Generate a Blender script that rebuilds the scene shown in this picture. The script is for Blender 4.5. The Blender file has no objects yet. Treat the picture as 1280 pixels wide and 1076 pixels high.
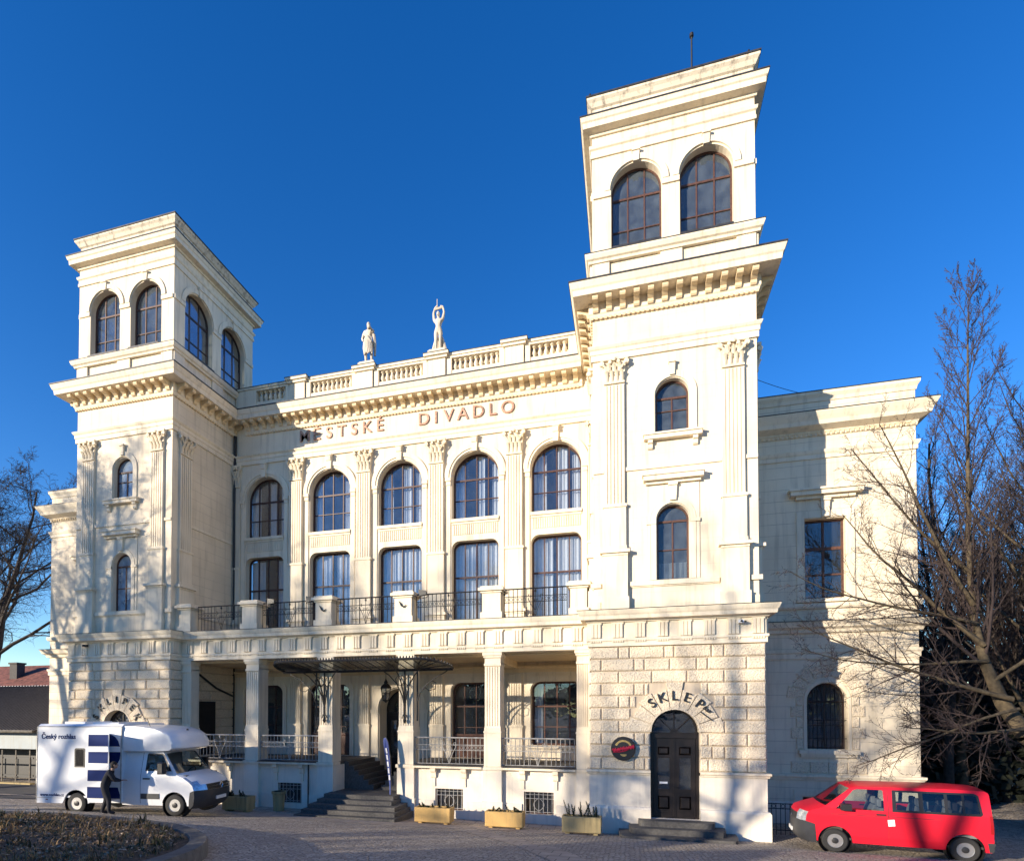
import bpy, bmesh, math, random
from math import sin, cos, pi, radians, sqrt, atan2
from mathutils import Vector, Matrix

SC = bpy.context.scene
COL = SC.collection

# ------------------------------------------------------------------ camera, sky, sun, exposure
cam = bpy.data.cameras.new('camera'); cam_o = bpy.data.objects.new('camera', cam); COL.objects.link(cam_o)
cam_o.location = (10.3065, -20.0648, 4.213)
cam_o.rotation_euler = (pi / 2 + 0.0197, 0, 0.2571)
cam.sensor_width = 36; cam.lens = 691.94 / 1280 * 36
cam.shift_x = (640 - 602.0) / 1280; cam.shift_y = (875.54 - 538) / 1280
cam.clip_start = 0.1; cam.clip_end = 3000
SC.camera = cam_o

SUN_EL, SUN_AZ = radians(12.5), radians(42)          # azimuth measured left of the facade normal
world = bpy.data.worlds.new('World'); SC.world = world; world.use_nodes = True
wn = world.node_tree.nodes; wl = world.node_tree.links
sky = wn.new('ShaderNodeTexSky'); sky.sky_type = 'NISHITA'; sky.sun_disc = False
sky.sun_elevation = SUN_EL; sky.sun_rotation = pi + SUN_AZ
sky.air_density = 1.0; sky.dust_density = 0.0; sky.ozone_density = 3.0; sky.altitude = 300
hs_ = wn.new('ShaderNodeHueSaturation'); hs_.inputs['Saturation'].default_value = 1.30; hs_.inputs['Hue'].default_value = .515; wl.new(sky.outputs[0], hs_.inputs['Color'])
wl.new(hs_.outputs[0], wn['Background'].inputs[0]); wn['Background'].inputs[1].default_value = 0.15
sun = bpy.data.lights.new('sun', 'SUN'); sun.energy = 5.0; sun.angle = radians(0.5); sun.color = (1.0, 0.865, 0.68)
sun_o = bpy.data.objects.new('sun', sun); COL.objects.link(sun_o)
sdir = Vector((-sin(SUN_AZ) * cos(SUN_EL), -cos(SUN_AZ) * cos(SUN_EL), sin(SUN_EL)))
sun_o.rotation_euler = sdir.to_track_quat('Z', 'Y').to_euler(); sun_o.location = (-40, -45, 30)
SC.view_settings.view_transform = 'Standard'; SC.view_settings.look = 'None'
SC.view_settings.exposure = 0.83; SC.view_settings.gamma = 1
SC.cycles.max_bounces = 8; SC.cycles.transparent_max_bounces = 24
SC.cycles.caustics_reflective = False; SC.cycles.caustics_refractive = False

# ------------------------------------------------------------------ materials
def nt(name):
    m = bpy.data.materials.new(name); m.use_nodes = True
    n = m.node_tree.nodes; l = m.node_tree.links
    return m, n, l, n['Principled BSDF']
def coords(n, l, scale=(1, 1, 1)):
    tc = n.new('ShaderNodeTexCoord'); mp = n.new('ShaderNodeMapping'); mp.inputs['Scale'].default_value = scale
    l.new(tc.outputs['Object'], mp.inputs[0]); return mp.outputs[0]
def noise(n, l, vec, scale, detail=5, rough=.55):
    t = n.new('ShaderNodeTexNoise'); t.inputs['Scale'].default_value = scale; t.inputs['Detail'].default_value = detail
    t.inputs['Roughness'].default_value = rough; l.new(vec, t.inputs[0]); return t.outputs[0]
def ramp(n, l, fac, stops):
    r = n.new('ShaderNodeValToRGB'); e = r.color_ramp.elements
    e[0].position, e[0].color = stops[0][0], tuple(stops[0][1]) + (1,)
    e[1].position, e[1].color = stops[-1][0], tuple(stops[-1][1]) + (1,)
    for p, c in stops[1:-1]:
        x = e.new(p); x.color = tuple(c) + (1,)
    l.new(fac, r.inputs[0]); return r.outputs[0]
def mixc(n, l, fac, a, b, mode='MIX'):
    x = n.new('ShaderNodeMix'); x.data_type = 'RGBA'; x.blend_type = mode
    for sock, v in ((0, fac), (6, a), (7, b)):
        if hasattr(v, 'is_output'): l.new(v, x.inputs[sock])
        else: x.inputs[sock].default_value = v if sock == 0 else tuple(v) + (1,)
    return x.outputs[2]
def bump(n, l, bsdf, h, strength, dist=.02):
    b = n.new('ShaderNodeBump'); b.inputs['Strength'].default_value = strength; b.inputs['Distance'].default_value = dist
    l.new(h, b.inputs['Height']); l.new(b.outputs[0], bsdf.inputs['Normal'])
def stucco(name, col, dirt=(.34, .29, .22), amount=.55, rough_bump=.25, scale=9, streak=.22):
    m, n, l, b = nt(name); v = coords(n, l)
    n1 = noise(n, l, v, .7, 6); n2 = noise(n, l, coords(n, l, (3.2, 3.2, streak)), 1.6, 6, .65); n3 = noise(n, l, v, scale * 4, 3)
    c = mixc(n, l, ramp(n, l, n1, [(.35, (0, 0, 0)), (.75, (1, 1, 1))]), tuple(x * .88 for x in col), tuple(min(x * 1.04, .9) for x in col))
    f = n.new('ShaderNodeMath'); f.operation = 'MULTIPLY'; f.inputs[1].default_value = amount
    l.new(ramp(n, l, n2, [(.50, (0, 0, 0)), (.74, (1, 1, 1))]), f.inputs[0])
    c = mixc(n, l, f.outputs[0], c, dirt)
    l.new(c, b.inputs['Base Color']); b.inputs['Roughness'].default_value = .85; b.inputs['Specular IOR Level'].default_value = .25
    bump(n, l, b, n3, rough_bump, .02); return m
def plain(name, col, rough=.6, metal=0, var=.12, scale=6, bmp=0, spec=.5, coat=0):
    m, n, l, b = nt(name); v = coords(n, l); t = noise(n, l, v, scale, 5)
    c = mixc(n, l, ramp(n, l, t, [(.3, (0, 0, 0)), (.72, (1, 1, 1))]), tuple(x * (1 - var) for x in col), tuple(min(1, x * (1 + var)) for x in col))
    l.new(c, b.inputs['Base Color']); b.inputs['Roughness'].default_value = rough; b.inputs['Metallic'].default_value = metal
    b.inputs['Specular IOR Level'].default_value = spec; b.inputs['Coat Weight'].default_value = coat
    b.inputs['Coat Roughness'].default_value = .06
    if bmp: bump(n, l, b, noise(n, l, v, scale * 5, 4), bmp, .02)
    return m
CREAM = (.82, .715, .555)
M = {}
M['stucco'] = stucco('cream_stucco', CREAM)
M['trim'] = stucco('cream_trim', (.83, .73, .57), amount=.5, rough_bump=.12)
M['parapet'] = stucco('weathered_parapet', (.74, .65, .52), dirt=(.14, .12, .10), amount=1.0, streak=.9)
M['carved'] = stucco('carved_ornament', (.78, .68, .52), dirt=(.4, .3, .18), amount=.5, rough_bump=.6, scale=6)
M['ochre'] = stucco('ochre_soffit', (.78, .62, .40), amount=.3)
M['plinth'] = stucco('plinth_render', (.80, .725, .61), dirt=(.3, .28, .26), amount=.3)
def rustic():
    m, n, l, b = nt('vermiculated_stone'); v = coords(n, l)
    t = n.new('ShaderNodeTexVoronoi'); t.inputs['Scale'].default_value = 17; l.new(v, t.inputs[0])
    n1 = noise(n, l, v, 26, 5, .7); n2 = noise(n, l, v, 1.1, 5)
    c = mixc(n, l, ramp(n, l, n2, [(.3, (0, 0, 0)), (.7, (1, 1, 1))]), (.72, .60, .44), (.80, .69, .53))
    c = mixc(n, l, ramp(n, l, n1, [(.36, (.8, .8, .8)), (.47, (0, 0, 0))]), c, (.36, .28, .19))
    l.new(c, b.inputs['Base Color']); b.inputs['Roughness'].default_value = .95
    mm = n.new('ShaderNodeMath'); mm.operation = 'ADD'; l.new(n1, mm.inputs[0]); l.new(t.outputs[0], mm.inputs[1])
    bump(n, l, b, mm.outputs[0], .75, .03); return m
M['rustic'] = rustic()
M['joint'] = stucco('joint_stone', (.60, .50, .38))
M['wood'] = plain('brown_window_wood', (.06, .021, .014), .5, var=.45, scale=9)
M['woodlit'] = plain('sunlit_weathered_wood', (.085, .036, .024), .6, var=.5, scale=14)  # weathered wood, base colour lightened for frames standing in sun
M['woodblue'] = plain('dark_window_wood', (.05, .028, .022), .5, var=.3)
M['door'] = plain('dark_door_wood', (.012, .008, .007), .42, var=.5, scale=5)
M['doorbrown'] = plain('red_brown_door_wood', (.10, .042, .028), .4, var=.4, scale=5)
M['iron'] = plain('black_iron', (.022, .022, .024), .5, metal=.3, var=.3)
M['greyiron'] = plain('grey_painted_iron', (.40, .385, .36), .5, metal=.3, var=.3)
M['lead'] = plain('dark_sheet_metal', (.055, .055, .06), .55, metal=.5, var=.4)
M['copper'] = plain('rusty_letter_metal', (.40, .23, .16), .55, metal=.25, var=.5, scale=11)
M['black'] = plain('black_paint', (.015, .015, .017), .45, var=.2)
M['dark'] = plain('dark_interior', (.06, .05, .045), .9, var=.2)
M['floor'] = plain('interior_floor', (.14, .10, .07), .7, var=.2)
M['curtain'] = plain('white_curtain', (.84, .84, .84), .9, var=.06)
M['steps'] = plain('dark_granite_step', (.08, .076, .072), .75, var=.35, scale=14, bmp=.3)
M['statue'] = stucco('weathered_statue_stone', (.66, .58, .48), dirt=(.2, .17, .13), amount=.7, rough_bump=.5, scale=5)
def glass(name, tint, fac, rough=.015, refl=(.92, .95, 1), see=.7, dust_glare=0):
    m, n, l, b = nt(name); n.remove(b); out = n['Material Output']
    tr = n.new('ShaderNodeBsdfTransparent'); tr.inputs[0].default_value = tuple(x * see for x in tint) + (1,)
    gl = n.new('ShaderNodeBsdfGlossy'); gl.inputs['Roughness'].default_value = rough; gl.inputs[0].default_value = refl + (1,)
    lw = n.new('ShaderNodeLayerWeight'); lw.inputs[0].default_value = .35
    ma = n.new('ShaderNodeMath'); ma.operation = 'MULTIPLY_ADD'; ma.inputs[1].default_value = .4; ma.inputs[2].default_value = fac
    ma.use_clamp = True; l.new(lw.outputs['Fresnel'], ma.inputs[0])
    v = coords(n, l); bp = n.new('ShaderNodeBump'); bp.inputs['Strength'].default_value = .3; bp.inputs['Distance'].default_value = .02
    l.new(noise(n, l, v, 1.3, 2), bp.inputs['Height']); l.new(bp.outputs[0], gl.inputs['Normal'])
    mx = n.new('ShaderNodeMixShader'); l.new(ma.outputs[0], mx.inputs[0]); l.new(tr.outputs[0], mx.inputs[1]); l.new(gl.outputs[0], mx.inputs[2])
    if dust_glare:
        df = n.new('ShaderNodeBsdfDiffuse'); df.inputs[0].default_value = (.40, .49, .60, 1); m2 = n.new('ShaderNodeMixShader'); dn = n.new('ShaderNodeMath'); dn.operation = 'MULTIPLY'; dn.inputs[1].default_value = dust_glare * 2
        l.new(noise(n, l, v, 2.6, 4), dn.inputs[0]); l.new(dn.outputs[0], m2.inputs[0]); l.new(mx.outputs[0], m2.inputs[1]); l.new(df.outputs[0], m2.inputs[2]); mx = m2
    l.new(mx.outputs[0], out.inputs[0]); return m
M['glass'] = glass('window_glass', (.94, .97, 1), .05, see=.97, dust_glare=.03)
M['glassdim'] = glass('dusty_window_glass', (.85, .9, .93), .07, refl=(.62, .62, .62), see=.75, dust_glare=.10)
M['glasspale'] = glass('painted_reflection_glass', (.9, .93, .95), .08, see=.8, dust_glare=.5)  # pale diffuse layer imitates a bright reflection in the left tower panes
M['canopyglass'] = glass('dirty_wired_glass', (.72, .72, .68), .05, rough=.25, see=.95)
M['carglass'] = glass('car_glass', (.8, .86, .84), .05, see=.75)
M['tintglass'] = glass('tinted_car_glass', (.5, .5, .52), .03, see=.45)

# ------------------------------------------------------------------ mesh building
class MB:
    def __init__(s): s.v = []; s.f = []
    def add(s, vs, fs):
        k = len(s.v); s.v.extend(vs); s.f.extend([tuple(i + k for i in f) for f in fs]); return s
    def box(s, x0, x1, y0, y1, z0, z1, F=None):
        vs = [(x, y, z) for x in (x0, x1) for y in (y0, y1) for z in (z0, z1)]
        if F: vs = [F(*q) for q in vs]
        return s.add(vs, [(0, 1, 3, 2), (4, 6, 7, 5), (0, 4, 5, 1), (2, 3, 7, 6), (0, 2, 6, 4), (1, 5, 7, 3)])
    def ub(s, F, u0, u1, v0, v1, w0, w1):                    # box in facade coordinates: along, up, inward
        vs = [F(u, v, w) for u in (u0, u1) for v in (v0, v1) for w in (w0, w1)]
        return s.add(vs, [(0, 1, 3, 2), (4, 6, 7, 5), (0, 4, 5, 1), (2, 3, 7, 6), (0, 2, 6, 4), (1, 5, 7, 3)])
    def prism(s, poly, f0, f1):                               # poly of 2d points; f0/f1 map them to the two ends
        n = len(poly); vs = [f0(*p) for p in poly] + [f1(*p) for p in poly]
        fs = [tuple(range(n)), tuple(range(2 * n - 1, n - 1, -1))] + [(i, (i + 1) % n, n + (i + 1) % n, n + i) for i in range(n)]
        return s.add(vs, fs)
    def bevbox(s, F, u0, u1, v0, v1, w_face, w_back, bev):    # block with a chamfered front
        a = [(u0, v0), (u1, v0), (u1, v1), (u0, v1)]; b = [(u0 + bev, v0 + bev), (u1 - bev, v0 + bev), (u1 - bev, v1 - bev), (u0 + bev, v1 - bev)]
        vs = [F(u, v, w_back) for u, v in a] + [F(u, v, w_face + bev) for u, v in a] + [F(u, v, w_face) for u, v in b]
        fs = [(8, 9, 10, 11)] + [(i, (i + 1) % 4, 4 + (i + 1) % 4, 4 + i) for i in range(4)] + [(4 + i, 4 + (i + 1) % 4, 8 + (i + 1) % 4, 8 + i) for i in range(4)]
        return s.add(vs, fs)
    def tube(s, pts, r, n=6, cap=True):
        P = [Vector(p) for p in pts]; R = r if isinstance(r, (list, tuple)) else [r] * len(P); vs = []; fs = []
        up = None
        for i, p in enumerate(P):
            d = (P[min(i + 1, len(P) - 1)] - P[max(i - 1, 0)])
            d = d.normalized() if d.length > 1e-9 else Vector((0, 0, 1))
            if up is None: up = Vector((0, 0, 1)) if abs(d.z) < .9 else Vector((1, 0, 0))
            a = d.cross(up); a = a.normalized() if a.length > 1e-6 else Vector((1, 0, 0)); b = d.cross(a).normalized(); up = -b
            for k in range(n):
                t = 2 * pi * k / n; vs.append(tuple(p + (a * cos(t) + b * sin(t)) * R[i]))
        for i in range(len(P) - 1):
            for k in range(n): fs.append((i * n + k, i * n + (k + 1) % n, (i + 1) * n + (k + 1) % n, (i + 1) * n + k))
        if cap: fs += [tuple(range(n)), tuple(range(len(vs) - 1, len(vs) - n - 1, -1))]
        return s.add(vs, fs)
    def lathe(s, prof, c, n=16, axis='z', cap=True):          # profile (r, h)
        vs = []; fs = []
        for r, h in prof:
            for k in range(n):
                t = 2 * pi * (k + (.5 if n == 4 else 0)) / n; a, b = r * cos(t), r * sin(t)
                vs.append({'z': (c[0] + a, c[1] + b, c[2] + h), 'y': (c[0] + a, c[1] + h, c[2] + b), 'x': (c[0] + h, c[1] + a, c[2] + b)}[axis])
        m = len(prof)
        for i in range(m - 1):
            for k in range(n): fs.append((i * n + k, i * n + (k + 1) % n, (i + 1) * n + (k + 1) % n, (i + 1) * n + k))
        if cap: fs += [tuple(range(n)), tuple(range(m * n - 1, m * n - n - 1, -1))]
        return s.add(vs, fs)
    def sweep(s, path, prof, closed=False):                   # moulding: profile (outward offset, z) along a plan path, mitred; outward = right of travel
        n = len(path); vs = []; fs = []; m = len(prof); nr = []
        for i in range(n if closed else n - 1):
            a, b = path[i], path[(i + 1) % n]; d = Vector((b[0] - a[0], b[1] - a[1])).normalized(); nr.append(Vector((d.y, -d.x)))
        for i in range(n):
            if closed: n0, n1 = nr[i - 1], nr[i]
            else: n0, n1 = nr[max(i - 1, 0)], nr[min(i, n - 2)]
            k = (n0 + n1) / (1 + n0.dot(n1))
            for o, z in prof: vs.append((path[i][0] + k.x * o, path[i][1] + k.y * o, z))
        for i in range(n if closed else n - 1):
            j = (i + 1) % n
            for q in range(m): fs.append((i * m + q, j * m + q, j * m + (q + 1) % m, i * m + (q + 1) % m))
        if not closed: fs += [tuple(range(m)), tuple(range(n * m - 1, n * m - m - 1, -1))]
        return s.add(vs, fs)
    def slab(s, outline, holes, w0, w1, F):                   # flat panel with openings, thickness w0..w1
        cu = bpy.data.curves.new('tmp', 'CURVE'); cu.dimensions = '2D'; cu.fill_mode = 'BOTH'; cu.extrude = abs(w1 - w0) / 2
        for pl in [outline] + list(holes):
            sp = cu.splines.new('POLY'); sp.points.add(len(pl) - 1); sp.use_cyclic_u = True
            for p, q in zip(sp.points, pl): p.co = (q[0], q[1], 0, 1)
        s.curve(cu, lambda x, y, z: F(x, y, (w0 + w1) / 2 - z)); return s
    def curve(s, cu, T):
        o = bpy.data.objects.new('tmp', cu); COL.objects.link(o); dg = bpy.context.evaluated_depsgraph_get()
        me = bpy.data.meshes.new_from_object(o.evaluated_get(dg)); s.add([T(*v.co) for v in me.vertices], [tuple(p.vertices) for p in me.polygons])
        bpy.data.objects.remove(o); bpy.data.curves.remove(cu); bpy.data.meshes.remove(me)
    def text(s, body, size, T, ext=.02, off=0, align='CENTER', space=1.0, shear=0):
        cu = bpy.data.curves.new('tmp', 'FONT'); cu.body = body; cu.size = size; cu.extrude = ext; cu.offset = off; cu.align_x = align
        cu.space_character = space; cu.resolution_u = 4; cu.shear = shear
        s.curve(cu, T); return s
    def build(s, name, mat, parent=None, smooth=0, loc=None):
        me = bpy.data.meshes.new(name); me.from_pydata([tuple(v) for v in s.v], [], s.f)
        bm = bmesh.new(); bm.from_mesh(me); bmesh.ops.remove_doubles(bm, verts=bm.verts, dist=1e-5)
        bmesh.ops.recalc_face_normals(bm, faces=bm.faces); bm.to_mesh(me); bm.free()
        if smooth:
            me.polygons.foreach_set('use_smooth', [True] * len(me.polygons)); me.set_sharp_from_angle(angle=radians(smooth))
        for mm in (mat if isinstance(mat, (list, tuple)) else [mat]): me.materials.append(mm)
        o = bpy.data.objects.new(name, me); COL.objects.link(o)
        if parent: o.parent = parent
        if loc: o.location = loc
        return o
    def pieces(s, name, mat, parent=None, smooth=0, eps=.012):
        P = list(range(len(s.v)))
        def fd(i):
            while P[i] != i: P[i] = P[P[i]]; i = P[i]
            return i
        for f in s.f:
            a = fd(f[0])
            for i in f[1:]: P[fd(i)] = a
        box = {}
        for i, v in enumerate(s.v):
            r = fd(i); b = box.setdefault(r, [list(v), list(v)])
            for k in range(3): b[0][k] = min(b[0][k], v[k]); b[1][k] = max(b[1][k], v[k])
        ks = list(box); Q = {k: k for k in ks}
        def fq(k):
            while Q[k] != k: k = Q[k]
            return k
        for i, a in enumerate(ks):
            for b in ks[i + 1:]:
                if all(box[a][0][q] <= box[b][1][q] + eps and box[b][0][q] <= box[a][1][q] + eps for q in range(3)): Q[fq(b)] = fq(a)
        grp = {}
        for f in s.f: grp.setdefault(fq(fd(f[0])), []).append(f)
        out = []
        for fs in grp.values():
            ids = sorted({i for f in fs for i in f}); mp = {i: j for j, i in enumerate(ids)}
            q = MB(); q.v = [s.v[i] for i in ids]; q.f = [tuple(mp[i] for i in f) for f in fs]; out.append(q.build(name, mat, parent, smooth))
        return out
def thing(name, label, cat, loc=(0, 0, 0), rz=0, group=None):
    o = bpy.data.objects.new(name, None); COL.objects.link(o); o.location = loc; o.rotation_euler = (0, 0, rz); o.empty_display_size = .3
    return tag(o, label, cat, group)
def tag(o, label, cat, group=None):
    o['label'] = label; o['category'] = cat
    if group: o['group'] = group
    return o
def struct(o): o['kind'] = 'structure'; return o
def dup(o, d, parent=None):
    c = o.copy(); COL.objects.link(c); c.location = Vector(o.location) + Vector(d)
    if parent: c.parent = parent
    for ch in list(o.children): dup(ch, (0, 0, 0), c)
    return c
def clamp(x, a, b): return max(a, min(b, x))
def ground(x, y):
    t = clamp((-.3 - y), -1, 26)
    return .125 * (0 if t < 0 else t) + .012 * clamp(8 - x, -3, 23)
def front(xc, y0): return lambda u, v, w: (xc + u, y0 + w, v)
def right_side(x0, yc): return lambda u, v, w: (x0 - w, yc + u, v)
def left_side(x0, yc): return lambda u, v, w: (x0 + w, yc - u, v)
def archpts(h, z0, zs, n=18, rise=None, cu=0):
    rise = rise or h
    return [(cu - h, z0), (cu + h, z0)] + [(cu + h * cos(pi * k / n), zs + rise * sin(pi * k / n)) for k in range(n + 1)]
def roundtop(h, z0, z1, r, cu=0, n=6):
    return [(cu - h, z0), (cu + h, z0)] + [(cu + h - r + r * cos(pi / 2 * k / n), z1 - r + r * sin(pi / 2 * k / n)) for k in range(n + 1)] + \
        [(cu - h + r - r * sin(pi / 2 * k / n), z1 - r + r * cos(pi / 2 * k / n)) for k in range(n + 1)]
def rect(u0, u1, v0, v1): return [(u0, v0), (u1, v0), (u1, v1), (u0, v1)]
def ringpts(r0, r1, zc, a0=0, a1=pi, n=24, cu=0):
    return [(cu + r1 * cos(a0 + (a1 - a0) * k / n), zc + r1 * sin(a0 + (a1 - a0) * k / n)) for k in range(n + 1)] + \
        [(cu + r0 * cos(a1 - (a1 - a0) * k / n), zc + r0 * sin(a1 - (a1 - a0) * k / n)) for k in range(n + 1)]
def inset(h, t, zs, n=18): return None
# ------------------------------------------------------------------ the theatre
def ashlar(name, col, course, amount=.5, joint=.035, jf=.7):
    m, n, l, b = nt(name); v = coords(n, l)
    sx = n.new('ShaderNodeSeparateXYZ'); l.new(v, sx.inputs[0])
    d = n.new('ShaderNodeMath'); d.operation = 'MULTIPLY'; d.inputs[1].default_value = 1 / course; l.new(sx.outputs[2], d.inputs[0])
    fr = n.new('ShaderNodeMath'); fr.operation = 'FRACT'; l.new(d.outputs[0], fr.inputs[0])
    lt = n.new('ShaderNodeMath'); lt.operation = 'LESS_THAN'; lt.inputs[1].default_value = joint; l.new(fr.outputs[0], lt.inputs[0])
    n1 = noise(n, l, v, .7, 6); n2 = noise(n, l, coords(n, l, (3.2, 3.2, .22)), 1.6, 6, .65); n3 = noise(n, l, v, 38, 3)
    c = mixc(n, l, ramp(n, l, n1, [(.35, (0, 0, 0)), (.75, (1, 1, 1))]), tuple(x * .88 for x in col), tuple(min(x * 1.04, .9) for x in col))
    f = n.new('ShaderNodeMath'); f.operation = 'MULTIPLY'; f.inputs[1].default_value = amount
    l.new(ramp(n, l, n2, [(.50, (0, 0, 0)), (.76, (1, 1, 1))]), f.inputs[0])
    c = mixc(n, l, f.outputs[0], c, (.34, .29, .22))
    f2 = n.new('ShaderNodeMath'); f2.operation = 'MULTIPLY'; l.new(lt.outputs[0], f2.inputs[0])
    l.new(ramp(n, l, n1, [(.3, (.1, .1, .1)), (.6, (jf, jf, jf))]), f2.inputs[1])
    c = mixc(n, l, f2.outputs[0], c, (.30, .25, .19))
    l.new(c, b.inputs['Base Color']); b.inputs['Roughness'].default_value = .85; b.inputs['Specular IOR Level'].default_value = .25
    h = n.new('ShaderNodeMath'); h.operation = 'MULTIPLY_ADD'; h.inputs[1].default_value = -2.0; l.new(lt.outputs[0], h.inputs[0]); l.new(n3, h.inputs[2])
    bump(n, l, b, h.outputs[0], .08 + .2 * jf, .02); return m
M['ashlar'] = ashlar('cream_ashlar_render', CREAM, .44, jf=.22)
M['wingwall'] = ashlar('wing_ashlar_render', CREAM, .44, jf=.75)
M['flank'] = ashlar('shaded_ashlar_render', (.76, .66, .51), .44, jf=.55)  # tower flanks: their shade is put into the tan base colour

th = thing('theatre', 'large cream neo-renaissance theatre with two belvedere towers, arched balcony windows and a pillared porch', 'theatre')

WR = random.Random(99)
def window(F, h, z0, zs, cols, rows, kind='arch', depth=.24, mat='wood', gm='glass', curtain=None, name='window', t=.07, r=.35, loc=None, bar=.024, skip_top=False):
    """arch: zs = springing; round / rect: zs = top"""
    def shape(k):
        if kind == 'arch': return archpts(h - k, z0 + k, zs)
        if kind == 'round': return roundtop(h - k, z0 + k, zs - k, max(r - k, .05))
        return rect(-h + k, h - k, z0 + k, zs - k)
    def top(u):
        if kind == 'arch': return zs + sqrt(max(0, h * h - u * u)) - .03
        if kind == 'round': return zs - (.0 if abs(u) < h - r else r - sqrt(max(0, r * r - (abs(u) - h + r) ** 2))) - .03
        return zs - .03
    m = MB(); m.slab(shape(-.03), [shape(t)], depth, depth + .09, F)
    for k in range(1, cols):
        u = -h + 2 * h * k / cols
        zt = rows[0] if skip_top and rows else top(u)
        m.ub(F, u - bar, u + bar, z0 + t, zt, depth + .012, depth + .075)
    for i, z in enumerate(rows):
        b = bar * 1.5 if i == 0 else bar * .75
        hw = h - .02 if z < zs or kind != 'arch' else sqrt(max(.01, h * h - (z - zs) ** 2)) - .02
        m.ub(F, -hw, hw, z - b, z + b, depth + .006 + .002 * i, depth + .08)
    o = m.build(name, M[mat], th, loc=loc)
    p = MB(); p.slab(shape(.02), [], depth + .040, depth + .046, F); p.build('pane', M[gm], o)
    if curtain:
        c = MB(); 
        for (u0, u1, c0, c1) in curtain:
            u0 += WR.uniform(-.02, .12) if u0 > -h * .9 else 0; u1 += WR.uniform(-.14, .04) if u1 < h * .9 else 0
            nn = max(6, int((u1 - u0) / .03)); vs = []; ph = random.random() * 6
            for i in range(nn + 1):
                u = u0 + (u1 - u0) * i / nn; w = depth + .22 + .03 * sin(u * 38 + ph) + .012 * sin(u * 91 + ph * 2)
                vs += [F(u, c0, w), F(u, c1, w)]
            c.add(vs, [(2 * i, 2 * i + 2, 2 * i + 3, 2 * i + 1) for i in range(nn)])
        c.build('curtain', M['curtain'], o, smooth=60)
    return o

def scroll(m, F, u0, u1, z0, z1, w):                          # console bracket under a soffit, w = projection
    h = z1 - z0
    pf = [(0, z0), (.05, z0 - .0), (.09, z0 + h * .12), (.10, z0 + h * .35), (w * .55, z0 + h * .55), (w * .92, z0 + h * .62), (w, z0 + h * .75), (w, z1), (0, z1)]
    m.prism(pf, lambda o, z: F(u0, z, -o), lambda o, z: F(u1, z, -o))

def leaf(m, F, u, z, hgt, wd, w):                             # acanthus leaf curling outward
    pf = [(0, 0), (.03, .25), (.04, .6), (.10, .85), (.13, .95), (.10, 1.0), (.05, .92), (0, .95)]
    pr = [(w - o, z + q * hgt) for o, q in pf]
    for a, b, sc in ((-.5, 0, 1), (0, .5, 1.0)):
        m.prism(pr, lambda w_, z_: F(u + a * wd * .75, z_ - .02, w_ + .025), lambda w_, z_: F(u + b * wd, z_, w_)) if a < 0 else \
            m.prism(pr, lambda w_, z_: F(u + a * wd, z_, w_), lambda w_, z_: F(u + b * wd * .75, z_ - .02, w_ + .025))

def capital(F, z0, z1, hw, w, parent, loc=None):
    m = MB(); H = z1 - z0
    m.prism([(-hw * .92, z0), (hw * .92, z0), (hw * 1.12, z1 - .1), (-hw * 1.12, z1 - .1)], lambda a, z: F(a, z, w), lambda a, z: F(a, z, .02))
    m.ub(F, -hw * .98, hw * .98, z0 - .05, z0 + .02, w - .03, .02)
    m.ub(F, -hw * 1.32, hw * 1.32, z1 - .1, z1, w - .1, .02)
    for k in range(4): leaf(m, F, -hw * .72 + hw * .48 * k, z0 + .02, H * .42, hw * .42, w - .02)
    for k in range(3): leaf(m, F, -hw * .5 + hw * .5 * k, z0 + H * .3, H * .42, hw * .46, w - .04)
    for s in (-1, 1):
        m.lathe([(.02, -.05), (.085, -.04), (.095, .0), (.085, .05), (.02, .05)], F(s * hw * 1.18, z1 - .19, w - .06), 10, 'y')
        m.lathe([(.02, -.05), (.06, -.04), (.06, .05), (.02, .05)], F(s * hw * .4, z1 - .17, w - .07), 8, 'y')
        m.tube([F(s * hw * .5, z0 + H * .45, w - .05), F(s * hw * .85, z0 + H * .62, w - .08), F(s * hw * 1.15, z0 + H * .74, w - .1)], [.04, .035, .03], 5)
    m.lathe([(.01, -.06), (.07, -.03), (.075, .0), (.05, .04)], F(0, z1 - .08, w - .1), 8, 'y')
    return m.build('capital', M['carved'], parent, smooth=40, loc=loc)

def fluted(m, F, hw, z0, z1, w, ribs=6):
    m.ub(F, -hw, hw, z0, z1, w + .03, .02)
    p = 2 * hw / ribs
    for k in range(ribs):
        u = -hw + p * (k + .5); m.ub(F, u - p * .33, u + p * .33, z0 + .05, z1 - .03, w, w + .028)
    m.ub(F, -hw, hw, z0, z0 + .05, w, w + .03)

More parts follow.
